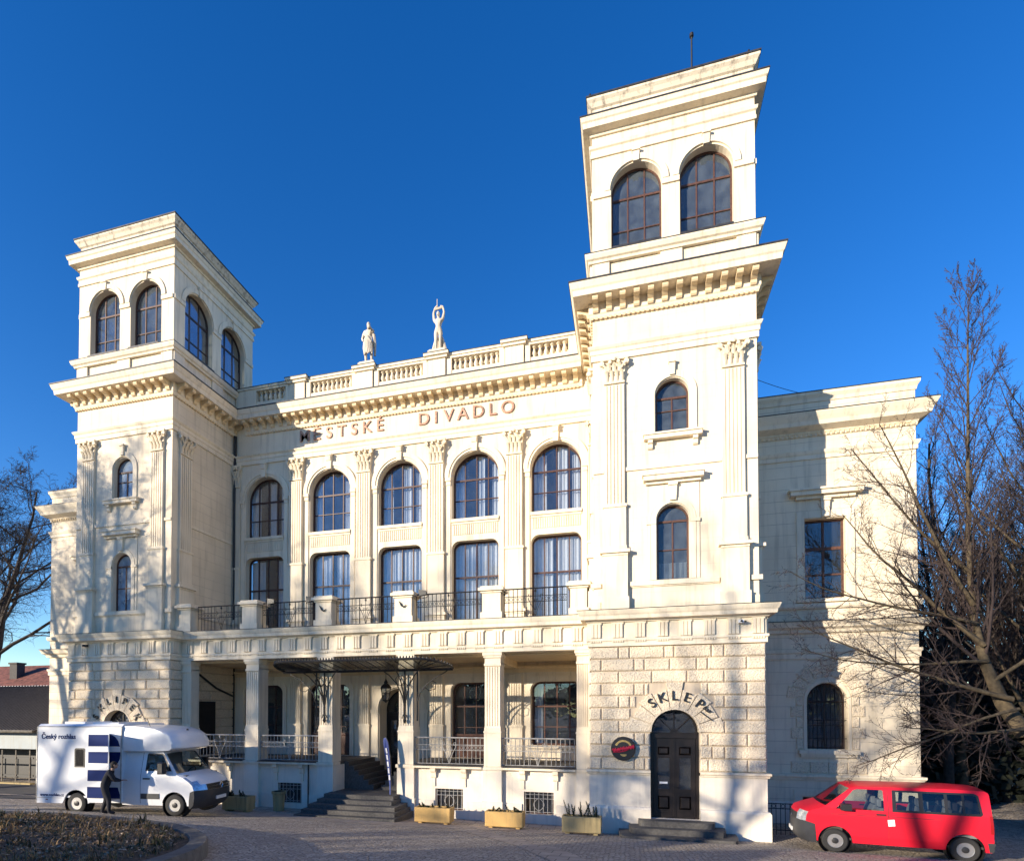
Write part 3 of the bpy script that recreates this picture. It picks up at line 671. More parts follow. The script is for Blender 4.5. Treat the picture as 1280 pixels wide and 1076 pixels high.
for a, b in ((-8.47, -5.73), (-4.93, -2.18), (2.18, 4.93), (5.73, 8.47)): m.box(a - .02, b + .02, PY - .16, PY + .5, 2.104, 2.135)
m.pieces('sill_flashing', M['lead'], th)
m = MB(); m.box(-PE_, -1.45, PY + .5, CY - .003, 1.9, 2.11); m.box(1.45, PE_, PY + .5, CY - .003, 1.9, 2.11); m.pieces('porch_floor', M['steps'], th)
for k, c in enumerate(cell):
    u0, u1 = c[0][0], c[1][0]
    m = MB(); m.slab(rect(u0 - .02, u1 + .02, .34, 1.22), [rect(u0 + .06, u1 - .06, .42, 1.14)], .2, .26, FBW); cw = m.build('cellar_window', M['wood'], th)
    m = MB(); m.ub(FBW, u0, u1, .36, 1.2, .23, .236); m.build('pane', M['glass'], cw)
    m = MB(); n = 7
    for q in range(n): m.tube([FBW(u0 + .06 + (u1 - u0 - .12) * q / (n - 1), .38, .05), FBW(u0 + .06 + (u1 - u0 - .12) * q / (n - 1), 1.18, .05)], .013, 5)
    for z in (.45, .95, 1.1): m.tube([FBW(u0, z, .05), FBW(u1, z, .05)], .012, 5)
    for s in (-1, 1): m.tube([FBW((u0 + u1) / 2 + s * .02, .5, .05)] + [FBW((u0 + u1) / 2 + s * (.04 + .16 * sin(pi * t / 8)), .5 + .45 * t / 8, .05) for t in range(1, 9)], .012, 5)
    m.build('window_grille', M['greyiron'], cw)
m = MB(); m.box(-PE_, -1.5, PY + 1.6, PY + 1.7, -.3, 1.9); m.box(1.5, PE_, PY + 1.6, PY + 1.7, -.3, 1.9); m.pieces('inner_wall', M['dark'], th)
# back wall of the porch
for b, kind in ((bays[0], 'w'), (bays[4], 'w'), (bays[1], 'd'), (bays[3], 'd')):
    G = front(b, CY)
    if kind == 'w': window(G, 1.1, 2.75, 5.53, 4, [4.45, 3.55], 'round', r=.4, depth=.22, mat='woodlit' if b > 0 else 'wood', gm='glass', t=.08, curtain=[(-1.0, -.55, 2.8, 5.45)])
    else:
        d = window(G, 1.1, 2.12, 5.53, 4, [4.45, 3.5], 'round', r=.4, depth=.22, mat='woodlit' if b > 0 else 'wood', gm='glass', t=.08, name='porch_door')
        m = MB()
        for k in range(4): m.bevbox(G, -1.02 + .52 * k, -.54 + .52 * k, 2.18, 3.1, .205, .3, .04)
        m.ub(G, -1.05, 1.05, 3.1, 3.2, .2, .3); m.build('door_panel', M['doorbrown'], d)
m = MB()
for b in (bays[0], bays[1], bays[3], bays[4]):
    G = front(b, CY); z0 = 2.75 if abs(b) > 5 else 2.13
    m.slab(roundtop(1.34, z0, 5.77, .5), [roundtop(1.14, z0 - .01, 5.57, .42)], -.05, .02, G)
    if z0 > 2.5: m.ub(G, -1.3, 1.3, 2.62, 2.74, -.12, .2)
m.slab(ringpts(1.06, 1.36, 4.30), [], -.07, .02, FC)
for s in (-1, 1): m.ub(FC, min(s * 1.06, s * 1.40), max(s * 1.06, s * 1.40), .92, 4.16, -.06, .02); m.ub(FC, min(s * 1.04, s * 1.44), max(s * 1.04, s * 1.44), 4.16, 4.31, -.10, .02)
m.pieces('door_surround', M['trim'], th)
for u in (-5.5, -1.84, 1.84, 5.5): pilaster(FC, u, .33, dict(fluted=(3.6, 5.9), plain=(2.13, 3.6), cap=6), -.12, cap=False)
m = MB(); G = FC
m.slab(archpts(1.04, .93, 4.30), [archpts(.94, .92, 4.30)], .8, .9, G); m.ub(G, -.95, .95, 4.05, 4.2, .79, .92); m.ub(G, -.05, .05, .95, 4.06, .795, .9)
ed = m.build('entrance_door', M['door'], th)
for s in (-1, 1):
    m = MB(); U = lambda a, c: (min(s * a, s * c), max(s * a, s * c)); m.slab(rect(*U(.06, .93), .96, 4.04), [rect(*U(.2, .8), 2.0, 3.8)], .82, .88, G); lf = m.build('door_leaf', M['door'], ed)
    m = MB(); m.ub(G, *U(.18, .82), 1.98, 3.82, .845, .855); m.build('door_pane', M['glass'], lf)
m = MB(); m.slab(archpts(.96, 4.2, 4.30), [], .845, .852, G); m.build('fanlight_pane', M['glass'], ed)
m = MB()
for s in (-1, 1): m.ub(FC, min(s * 1.0, s * 1.014), max(s * 1.0, s * 1.014), .925, 4.3, -.005, .9)
m.slab(ringpts(1.0, 1.014, 4.302), [], -.005, .9, FC); m.build('entrance_reveal', M['stucco'], th)
# entrance steps and side flight
sw = [(-1.98, 2.15, -1.45), (-1.86, 2.02, -1.15), (-1.75, 1.9, -.86), (-1.55, 1.62, -.52), (-1.45, 1.55, -.18)]
for k, (a, b, y) in enumerate(sw):
    m = MB(); m.box(a, b, y, .46, -.3 + .005 * k, .32 + .155 * k)
    m.build('step', M['steps'], th)
m = MB(); m.box(-1.42, 1.42, .15, CY + .9, -.2, .932); m.build('step', M['steps'], th)
for k in range(6):
    m = MB(); m.box(-1.42, -.05 - .23 * k, 1.4 + .001 * k, CY - .005, .93, 1.13 + .193 * k); m.build('step', M['steps'], th)
    if k < 6: m = MB(); m.box(1.42, .3 + .19 * k, 1.4 + .001 * k, CY - .005, .93, 1.13 + .193 * k); m.build('step', M['steps'], th)

# railings
def railing(u0, u1, y, z, H, mat, motif=True, name='railing', bars=None):
    m = MB(); L = u1 - u0; n = bars or max(4, int(L / .165)); P = lambda u, v: (u, y, z + v)
    for h, r in ((H, .028), (.06, .018), (H * .55, .015), (H * .74, .015)): m.tube([P(u0, h), P(u1, h)], r, 5)
    c = (u0 + u1) / 2
    for k in range(n + 1):
        u = u0 + L * k / n
        if motif and abs(u - c) < .26: continue
        m.tube([P(u, .06), P(u, H)], .0145, 4)
        if k < n and not (motif and abs(u + L / n / 2 - c) < .30):
            m.tube([P(u + L / n * (.5 + .32 * cos(t * pi / 4)), H * .645 + .065 * sin(t * pi / 4)) for t in range(9)], .009, 4, False)
    if motif:
        for s in (-1, 1):
            m.tube([P(c + s * q, v) for q, v in ((.02, .07), (.05, .22), (.13, .45), (.24, .66), (.28, .8), (.25, .9), (.19, .88), (.18, .8), (.22, .77))], .014, 5)
            m.tube([P(c + s * q, v) for q, v in ((.02, .3), (.08, .5), (.11, .62), (.08, .72), (.03, .7), (.04, .62))], .011, 4)
            m.tube([P(c + s * .28, .06), P(c + s * .28, H)], .011, 4)
        m.tube([P(c, .06), P(c, H * .9)], .012, 4); m.lathe([(.0, 0), (.035, .03), (.045, .07), (.02, .12), (.0, .15)], P(c, H * .86), 6)
    return m.build(name, M[mat], th)
for a, b in ((-8.42, -5.68), (-4.98, -2.13), (2.13, 4.98), (5.68, 8.42)): railing(a, b, PY + .12, 2.12, 1.08, 'greyiron')
bp_ = [-8.62, -5.3, -1.76, 1.76, 5.35, 8.62]
for i, u in enumerate(bp_):
    hw = .36 if 0 < i < 5 else .3
    m = MB(); m.box(u - hw, u + hw, PY - .28, PY + .36, 7.73, 8.72); m.box(u - hw - .06, u + hw + .06, PY - .34, PY + .42, 7.725, 7.98)
    m.box(u - hw - .05, u + hw + .05, PY - .33, PY + .41, 8.72, 8.79); m.box(u - hw - .13, u + hw + .13, PY - .41, PY + .49, 8.79, 8.9); m.box(u - hw - .06, u + hw + .06, PY - .33, PY + .41, 8.9, 8.97)
    pd = m.build('balcony_pedestal', M['trim'], th)
    if i in (2, 3):
        m = MB(); m.tube([(u - .08, PY - .32, 8.52), (u - .05, PY - .32, 8.40), (u + .05, PY - .32, 8.33), (u + .15, PY - .32, 8.42)], [.015, .03, .03, .012], 5)
        m.tube([(u - .16, PY - .31, 8.58), (u - .05, PY - .32, 8.38)], [.01, .025], 5); m.build('emblem', M['black'], pd)
for a, b in zip(bp_[:-1], bp_[1:]): railing(a + .45, b - .45, PY + .02, 7.74, 1.12, 'iron')
m = MB()
for s in (-1, 1): m.tube([(s * 9.04, CY - .1, 18.3), (s * 9.04, CY - .1, 2.2)], .075, 8)
m.tube([(-8.95, CY - .25, 5.0), (-8.95, 2.6, 5.35), (-8.95, 1.2, 6.1)], .05, 6)
m.tube([(-2.62, PY + .06, 2.0), (-2.62, PY + .06, .2)], .03, 6)
m.pieces('downpipe', M['black'], th, eps=-.005)
m = MB(); m.box(-9.01, -8.94, 1.4, 2.55, 2.12, 4.7); m.build('side_door', M['door'], th)

# ---- glass and iron canopy over the steps
cn = MB(); N = 12
edge = [(3.75 - 1.0 * (1 - cos(pi / 2 * k / N)), PY - .02 - 1.55 * sin(pi / 2 * k / N)) for k in range(N + 1)]
outl = [(-x, y) for x, y in edge] + edge[::-1]
zc = lambda y: 5.88 + .16 * (PY - y)
cn.prism(outl, lambda x, y: (x, y, zc(y) + .05), lambda x, y: (x, y, zc(y) + .065)); can = cn.build('canopy', M['canopyglass'], th)
m = MB()
m.tube([(-3.75, PY - .05, 5.87), (3.75, PY - .05, 5.87)], .06, 6)
loop = [(x, y, zc(y) + .03) for x, y in outl]; m.tube(loop, .045, 6)
for k in range(len(loop) - 1):
    a, b = Vector(loop[k]), Vector(loop[k + 1]); q = max(1, int((b - a).length / .12))
    for j in range(q):
        p = a.lerp(b, (j + .5) / q); m.lathe([(.0, -.04), (.035, 0), (.03, .09), (.0, .13)], tuple(p), 5)
for k in range(-7, 8): m.tube([(k * .38, PY - .05, 5.88), (k * .385, PY - 1.55, zc(PY - 1.55))], .02, 5)
for s in (-1, 1):
    for t in (.25, .5, .72, .88): i = int(t * N); m.tube([(s * 2.2, PY - .05, 5.88), (s * edge[i][0], edge[i][1], zc(edge[i][1]))], .025, 5)
m.build('canopy_frame', M['iron'], can)
for u in (-1.78, 1.78, -2.25, 2.25):
    m = MB(); side = abs(u) > 2
    if not side:
        m.tube([(u, PY - .12, 3.85), (u, PY - .12, 5.85)], .035, 6)
        for dx, dy in ((0, -1.1), (-.9, -.5), (.9, -.5)):
            m.tube([(u + dx * f, PY - .12 + dy * f, 4.4 + h) for f, h in ((0, 0), (.1, .45), (.3, .9), (.6, 1.25), (.85, 1.42), (1, 1.5))], [.03, .03, .026, .022, .02, .02], 5)
            m.tube([(u + dx * f, PY - .12 + dy * f, 4.9 + h) for f, h in ((0, .5), (.15, .35), (.3, .4), (.36, .6), (.25, .75), (.15, .68))], .017, 5)
        for q in (-.12, .12): m.tube([(u + q, PY - .1, 3.95), (u + q * .5, PY - .12, 4.1), (u, PY - .12, 4.0)], .02, 5)
        m.lathe([(0, -.12), (.05, -.04), (.07, .02), (.03, .1)], (u, PY - .12, 3.85), 8)
    else:
        s = 1 if u > 0 else -1
        m.tube([(u, PY + .05, 3.85), (u, PY + .05, 5.85)], .035, 6)
        m.tube([(u + s * f, PY, 4.6 + h) for f, h in ((0, 0), (.12, .35), (.4, .7), (.8, .98), (1.1, 1.12), (1.3, 1.25))], [.03, .03, .026, .022, .02, .02], 5)
        m.tube([(u + s * f, PY, 4.9 + h) for f, h in ((.3, .3), (.5, .15), (.75, .2), (.8, .45), (.6, .55))], .017, 5)
    m.build('canopy_bracket', M['iron'], can)

# ---- side wings
wx0, wx1, wy = 14.73, 20.6, 3.45; FW = front(17.6, wy); wing = []
m = MB(); m.slab(rect(wx0 - 17.6 - .5, wx1 - 17.6, -.6, 16.4), [rect(-.69, .69, 8.52, 11.55), archpts(.68, 2.8, 4.62), rect(-.85, .1, .55, .98)], 0, .4, FW)
m.box(wx1 - .4, wx1, wy + .4, 14, -.6, 16.39); wing.extend(m.pieces('wall', M['wingwall'], th, eps=-.01))
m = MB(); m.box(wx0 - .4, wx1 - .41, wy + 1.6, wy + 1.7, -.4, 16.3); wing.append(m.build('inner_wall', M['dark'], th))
wp = [(wx0 - .45, wy), (wx1, wy), (wx1, 14)]
m = MB(); m.sweep(wp, [(-.02, 14.72), (.04, 14.72), (.06, 14.84), (.09, 14.9), (.36, 15.02), (.40, 15.16), (.48, 15.3), (.54, 15.42), (.54, 15.46), (-.02, 15.48)])
m.sweep(wp, [(-.02, 16.05), (.03, 16.05), (.06, 16.18), (.13, 16.3), (.13, 16.4), (-.02, 16.41)])
m.sweep(wp, [(-.02, 13.85), (.05, 13.85), (.05, 14.0), (.09, 14.06), (.12, 14.16), (-.02, 14.18)])
m.sweep(wp, [(-.02, 8.12), (.08, 8.12), (.12, 8.2), (.12, 8.32), (-.02, 8.34)]); m.sweep(wp, [(-.02, 7.18), (.10, 7.2), (.14, 7.32), (.26, 7.4), (.30, 7.52), (.34, 7.6), (-.02, 7.62)])
m.sweep(wp, [(-.02, 6.22), (.05, 6.22), (.05, 6.4), (.09, 6.46), (.09, 6.56), (-.02, 6.57)]); m.sweep(wp, [(-.02, 1.62), (.06, 1.62), (.09, 1.7), (.14, 1.76), (.14, 1.84), (-.02, 1.85)])
wing.extend(m.pieces('string_course', M['trim'], th))
wing.append(dentils(FW, -2.8, 2.9, 15.73, th))
m = MB(); m.sweep(wp, [(-.02, 15.47), (.56, 15.462), (.56, 15.49), (-.02, 15.52)]); m.sweep(wp, [(-.42, 16.41), (.15, 16.402), (.15, 16.43), (-.42, 16.45)]); m.sweep(wp, [(-.02, 7.615), (.36, 7.605), (.36, 7.63), (-.02, 7.66)])
m.box(wx0 - .45, wx1 - .4, wy + .41, 14, 16.1, 16.2); wing.extend(m.pieces('roof_flashing', M['lead'], th))
wing.append(window(FW, .69, 8.52, 11.55, 2, [10.45, 9.45], 'rect', depth=.22, mat='woodlit', gm='glass', t=.07, bar=.04))
wing.append(window(FW, .68, 2.8, 4.62, 2, [4.6, 3.7], 'arch', depth=.3, mat='woodblue', gm='glassdim', t=.07))
m = MB()
for k in range(9): m.tube([FW(-.6 + .15 * k, 2.8, .12), FW(-.6 + .15 * k, 4.62 + sqrt(.68 ** 2 - (.6 - .15 * k) ** 2), .12)], .014, 5)
for z in (3.2, 3.9, 4.6): m.tube([FW(-.68, z, .12), FW(.68, z, .12)], .014, 5)
wing.append(m.build('window_grille', M['iron'], th))
m = MB()
m.slab(rect(-.98, .98, 8.5, 11.85), [rect(-.72, .72, 8.49, 11.58)], -.05, .02, FW); m.ub(FW, -1.0, 1.0, 12.3, 12.42, -.14, .02); m.ub(FW, -1.22, 1.22, 12.42, 12.58, -.28, .02); m.ub(FW, -1.28, 1.28, 12.58, 12.66, -.34, .02)
keystone(m, FW, 0, 11.6, 12.29, .16, .12); m.ub(FW, -1.0, 1.0, 8.36, 8.48, -.15, .02)
m.ub(FW, -1.0, 1.02, 2.62, 2.76, -.2, .25); m.ub(FW, -.94, .96, 2.5, 2.62, -.12, .02); m.slab(ringpts(.71, .80, 4.62), [], -.04, .02, FW)
for s in (-1, 1): m.ub(FW, min(s * .71, s * .80), max(s * .71, s * .80), 2.77, 4.62, -.04, .02)
m.slab(rect(-1.15, .4, .3, 1.25), [rect(-.9, .15, .5, 1.02)], -.04, .02, FW)
wing.extend(m.pieces('window_surround', M['trim'], th))
m = MB()
for k in range(8):
    for s in (-1, 1):
        w_ = .42 if k % 2 else .24
        if k < 5: m.bevbox(FW, min(s * .82, s * (.82 + w_)), max(s * .82, s * (.82 + w_)), 2.8 + .41 * k, 3.19 + .41 * k, -.05, .02, .02)
for k in range(9):
    a0, a1 = pi * k / 9 + .015, pi * (k + 1) / 9 - .015; r1 = 1.5 if k == 4 else (1.25 if k % 2 else 1.38)
    m.prism([(r * cos(t), 4.75 + r * sin(t)) for r, t in ((.82, a0), (r1, a0), (r1, a1), (.82, a1))], lambda a, z: FW(a, z, -.05), lambda a, z: FW(a, z, .02))
wing.append(m.build('stone_cladding', M['rustic'], th)); m = MB()
for a, b in ((-1.25, -.62), (-.6, .0), (.02, .64), (.66, 1.3)): m.bevbox(FW, a, b, 1.9, 2.32, -.05, .02, .02)
wing.append(m.build('apron_cladding', M['rustic'], th))
m = MB(); m.sweep(wp, [(-.02, -.6), (.08, -.6), (.08, .7), (.04, .78), (-.02, .8)]); wing.append(m.build('plinth', M['plinth'], th))
for o in wing:
    c = dup(o, (0, 0, 0)); c.scale = (-1, 1, 1)
# lightning rod and roof fittings
m = MB(); m.tube([(12.9, 2.7, 26.1), (12.9, 2.7, 30.9)], .035, 6); m.lathe([(.0, -.05), (.08, 0), (.08, .12), (0, .16)], (12.9, 2.7, 30.85), 8)
for x in (9.1, 14.45): m.tube([(x, .2, 26.4), (x, .2, 26.8)], .03, 5); m.lathe([(.0, 0), (.05, .03), (.04, .1), (0, .12)], (x, .2, 26.77), 7)
m.pieces('lightning_rod', M['iron'], th)
# ------------------------------------------------------------------ lettering and signs
def letters_flat(word, xs, z, y, size, name, label, mat, ext=.025):
    t = thing(name, label, 'sign', (xs[0], y, z))
    for ch, x in zip(word, xs):
        m = MB(); m.text(ch, size, lambda a, b, c: (x - xs[0] + a, -c, b), ext, .004); m.build('letter', M[mat], t)
    return t
letters_flat('MĚSTSKÉ', [-5.07 + .675 * k for k in range(7)], 17.58, CY - .035, .80, 'facade_lettering', 'rust brown capital letters reading MĚSTSKÉ on the frieze left of centre', 'copper')
letters_flat('DIVADLO', [1.2, 1.8, 2.42, 3.1, 3.83, 4.5, 5.2], 17.58, CY - .035, .80, 'facade_lettering', 'rust brown capital letters reading DIVADLO on the frieze right of centre', 'copper')
def letters_arc(word, cx, cz, r, angs, y, size, label):
    t = thing('arched_sign', label, 'sign', (cx, y, cz))
    for ch, a in zip(word, angs):
        a = radians(a); px, pz = r * cos(a), r * sin(a); q = a - pi / 2
        m = MB(); m.text(ch, size, lambda x, yy, zz: (px + x * cos(q) - (yy - size * .35) * sin(q), -zz, pz + x * sin(q) + (yy - size * .35) * cos(q)), .025, .002); m.build('letter', M['black'], t)
    return t
sg = letters_arc('SKLEP', TX, ZC, 1.25, (127, 109, 90, 71, 50), -.215, .46, 'black letters reading SKLEP arched over the cellar door of the right tower')
m = MB(); q = radians(-38); m.text('bar', .22, lambda x, y, z: (.98 + x * cos(q) - y * sin(q), -.03 - z, .72 + x * sin(q) + y * cos(q)), .015, .004, shear=.3)
m.tube([(.80 + f * .5 * cos(q), -.02, .78 + f * .5 * sin(q) - .08) for f in (0, .5, 1)], .016, 5); m.build('small_script', M['black'], sg)
letters_arc('SKLIPEK', -TX, ZC, 1.25, (158, 135, 112, 90, 68, 45, 22), -.215, .42, 'black letters reading SKLIPEK arched over the cellar door behind the white van')
M['signred'] = plain('sign_red', (.42, .015, .05), .4); M['signgold'] = plain('sign_gold', (.55, .40, .14), .4)
t = thing('round_sign', 'round black wall sign with a red script and gold rim marks beside the cellar door', 'sign', (10.17, -.17, 2.94))
m = MB(); m.lathe([(.30, 0), (.40, -.02), (.415, -.08), (.415, -.14), (.39, -.17), (.01, -.175)], (0, 0, 0), 40, 'y'); m.build('disc', M['black'], t, smooth=35)
m = MB()
for k in range(14):
    a = pi * (.16 + .68 * k / 13); m.prism(ringpts(.235, .30, 0, a - .055, a + .055, 3), lambda x, z: (x, -.172, z), lambda x, z: (x, -.182, z))
for k in range(6): m.prism(rect(-.10 + .035 * k, -.075 + .035 * k, -.27 + .006 * (k - 3) ** 2, -.19), lambda x, z: (x, -.172, z), lambda x, z: (x, -.182, z))
m.pieces('gold_print', M['signgold'], t, eps=.03)
m = MB(); rnd = random.Random(3)
for o_ in (0, .02):
    m.tube([(-.36 + .72 * k / 26, -.185 - o_ * .2, -.06 + .13 * k / 26 + .065 * sin(k * 1.9 + o_ * 60)) for k in range(27)], .024, 5)
m.tube([(-.34, -.182, -.12), (-.1, -.182, -.11), (.1, -.182, -.06), (.36, -.182, .13)], .018, 5); m.build('red_script', M['signred'], t)

# ------------------------------------------------------------------ figures (statues, person)
def skin(name, J, E_, root, mat, parent, sub=2, smooth=True):
    ks = list(J); me = bpy.data.meshes.new('sk'); me.from_pydata([J[k][:3] for k in ks], [(ks.index(a), ks.index(b)) for a, b in E_], [])
    o = bpy.data.objects.new('sk', me); COL.objects.link(o); o.modifiers.new('s', 'SKIN')
    if not me.skin_vertices: me.skin_vertices.new()
    for i, k in enumerate(ks):
        r = J[k][3]; me.skin_vertices[0].data[i].radius = (r, J[k][4]) if len(J[k]) > 4 else (r, r); me.skin_vertices[0].data[i].use_root = (k == root)
    s = o.modifiers.new('d', 'SUBSURF'); s.levels = s.render_levels = sub
    dg = bpy.context.evaluated_depsgraph_get(); nm = bpy.data.meshes.new_from_object(o.evaluated_get(dg)); bpy.data.objects.remove(o)
    nm.name = name; nm.polygons.foreach_set('use_smooth', [True] * len(nm.polygons)); nm.materials.clear(); nm.materials.append(mat)
    r = bpy.data.objects.new(name, nm); COL.objects.link(r); r.parent = parent; return r
def chain(*a): return list(zip(a[:-1], a[1:]))
def statue(x, label, J, E_, extra, sc):
    t = thing('statue', label, 'statue', (x, BY, 20.833))
    m = MB(); m.box(-.42, .42, -.34, .34, 0, .14); m.box(-.37, .37, -.3, .3, .14, .2); m.build('plinth_block', M['statue'], t)
    b = skin('figure', {k: tuple(c * sc if i < 3 else c * sc for i, c in enumerate(v[:3])) + tuple(c * sc for c in v[3:]) for k, v in J.items()}, E_, 'pelvis', M['statue'], t); b.location = (0, 0, .2)
    m = MB(); extra(m); d = m.build('drapery', M['statue'], t, smooth=50); d.location = (0, 0, .2)
base = dict(pelvis=(0, 0, .98, .15, .12), waist=(.01, 0, 1.15, .13, .10), chest=(.0, 0, 1.36, .165, .12), neckb=(0, -.01, 1.52, .075), neck=(0, -.02, 1.58, .055), jaw=(0, -.05, 1.65, .075, .085), crown=(0, -.03, 1.76, .085, .10), top=(0, -.02, 1.83, .05),
            hipl=(-.11, 0, .92, .11), kneel=(-.13, -.05, .52, .07), ankl=(-.14, .02, .1, .05), toel=(-.16, -.16, .03, .045), hipr=(.11, 0, .92, .11), kneer=(.13, -.02, .52, .07), ankr=(.13, .03, .1, .05), toer=(.16, -.14, .03, .045),
            shl=(-.20, 0, 1.46, .075), shr=(.20, 0, 1.46, .075))
BE = chain('pelvis', 'waist', 'chest', 'neckb', 'neck', 'jaw', 'crown', 'top') + chain('pelvis', 'hipl', 'kneel', 'ankl', 'toel') + chain('pelvis', 'hipr', 'kneer', 'ankr', 'toer') + [('chest', 'shl'), ('chest', 'shr')]
J = dict(base); J.update(ell=(-.33, .04, 1.18, .055), hl=(-.22, -.12, 1.0, .04), fl=(-.17, -.16, .97, .035), elr=(.27, -.14, 1.28, .055), hr=(.14, -.24, 1.50, .042), fr=(.10, -.26, 1.56, .04))
def ex(m):                                                       # mantle falling from the shoulder, mask held at the chest
    for k in range(7):
        a = -.9 + .3 * k; m.tube([(.16 * sin(a) * 1.1, -.1 * cos(a), 1.3), (.23 * sin(a), -.19 * cos(a), 1.0), (.25 * sin(a), -.2 * cos(a), .75), (.25 * sin(a) + .03, -.19 * cos(a), .42 + .04 * (k % 3))], [.05, .06, .06, .035], 6)
    m.tube([(.26, .0, 1.45), (.30, .02, 1.0), (.30, .04, .4)], [.07, .08, .05], 6); m.tube([(-.22, -.06, 1.5), (0, -.17, 1.25), (.2, -.15, .95)], [.06, .07, .06], 6)
    m.lathe([(0, -.1), (.08, -.06), (.1, 0), (.07, .08), (0, .1)], (.16, -.32, 1.58), 8); m.lathe([(0, -.02), (.03, 0), (0, .05)], (0, -.15, 1.68), 6)
statue(-1.73, 'weathered stone statue of a draped figure holding a mask, on the roof balustrade', J, BE + chain('shl', 'ell', 'hl', 'fl') + chain('shr', 'elr', 'hr', 'fr'), ex, 1.12)
J = dict(base); J.update(ell=(-.22, -.04, 1.78, .05), hl=(-.12, -.06, 2.02, .042), fl=(.0, -.06, 2.06, .04), elr=(.28, -.03, 1.76, .05), hr=(.22, -.05, 2.0, .042), fr=(.10, -.06, 2.04, .04), kneel=(-.09, -.08, .52, .075), ankl=(-.12, -.02, .1, .05), kneer=(.10, -.03, .52, .075), ankr=(.08, .03, .1, .05))
def ex2(m):
    for k in range(6):
        a = pi * .12 + k * pi * .15; m.tube([(.14 * cos(a), .1 * sin(a) + .05, .8), (.24 * cos(a), .16 * sin(a) + .05, .5), (.36 * cos(a), .2 * sin(a) + .05, .02)], [.04, .07, .09], 6)
    m.tube([(-.05, -.06, 2.02), (-.05, -.05, 2.5)], .018, 5); m.lathe([(0, -.02), (.03, 0), (0, .05)], (0, -.15, 1.68), 6)
    m.tube([(-.2, -.06, 2.02), (.26, -.05, 2.07)], [.05, .055], 6)
statue(1.835, 'pale stone statue of a nude figure with raised arms, on the roof balustrade', J, BE + chain('shl', 'ell', 'hl', 'fl') + chain('shr', 'elr', 'hr', 'fr'), ex2, 1.05)

# ------------------------------------------------------------------ small things at the porch
t = thing('lantern', 'black iron hexagonal lantern hanging on a chain in the entrance porch', 'lantern', (0, 2.5, 4.62))
m = MB(); m.lathe([(.03, 0), (.06, .04), (.16, .08), (.16, .11), (.10, .12)], (0, 0, 0), 6); m.lathe([(.26, .62), (.27, .66), (.17, .78), (.08, .84), (.10, .90), (.04, .98), (.02, 1.06)], (0, 0, 0), 6)
for k in range(6):
    a = pi * k / 3; m.tube([(.15 * cos(a), .15 * sin(a), .1), (.24 * cos(a), .24 * sin(a), .64)], .014, 4); b = a + pi / 3
    m.tube([(.2 * cos(a), .2 * sin(a), .4), (.2 * cos(b), .2 * sin(b), .4)], .01, 4)
m.tube([(0, 0, 1.0), (0, 0, 1.79)], .012, 5); m.build('frame', M['iron'], t)
m = MB(); m.lathe([(.135, .11), (.225, .63)], (0, 0, 0), 6); m.build('pane', M['glassdim'], t)
M['flag'] = plain('blue_flag_cloth', (.035, .06, .22), .7); M['flagwhite'] = plain('white_print', (.75, .75, .75), .7)
t = thing('feather_flag', 'dark blue feather flag with white print leaning beside the entrance steps', 'flag', (1.32, .02, .93))
m = MB(); pts = [(-.02, 0), (-.04, .4), (-.12, 1.0), (-.22, 1.6), (-.30, 2.05), (-.28, 2.2), (-.18, 2.22), (-.08, 2.0), (.0, 1.4), (.03, .7), (.03, .0)]
m.prism(pts, lambda x, z: (x, .03 * sin(z * 3), z + .05), lambda x, z: (x, .012 + .03 * sin(z * 3), z + .05)); m.build('cloth', M['flag'], t)
m = MB(); m.tube([(.05, .01, -.3), (.045, .01, .8), (.02, .01, 1.5), (-.09, .01, 2.1), (-.2, .01, 2.31)], .014, 5); m.build('pole', M['black'], t)
m = MB()
for k in range(5): m.prism([(-.2 + .04 * k, 1.86 - .26 * k), (-.13 + .035 * k, 1.86 - .26 * k), (-.09 + .03 * k, 1.66 - .26 * k), (-.15 + .03 * k, 1.66 - .26 * k)], lambda x, z: (x, -.034, z), lambda x, z: (x, -.03, z))
m.build('white_print', M['flagwhite'], t)
M['planter'] = stucco('yellow_concrete', (.62, .40, .15), dirt=(.25, .2, .13), amount=.5, rough_bump=.5); M['planterold'] = stucco('mossy_concrete', (.42, .33, .17), dirt=(.1, .1, .06), amount=.9, rough_bump=.6)
M['conifer'] = plain('dark_conifer_green', (.03, .045, .02), .7, var=.5, scale=20); M['soil'] = plain('dark_soil', (.05, .04, .03), .95, var=.4, scale=20, bmp=.6)
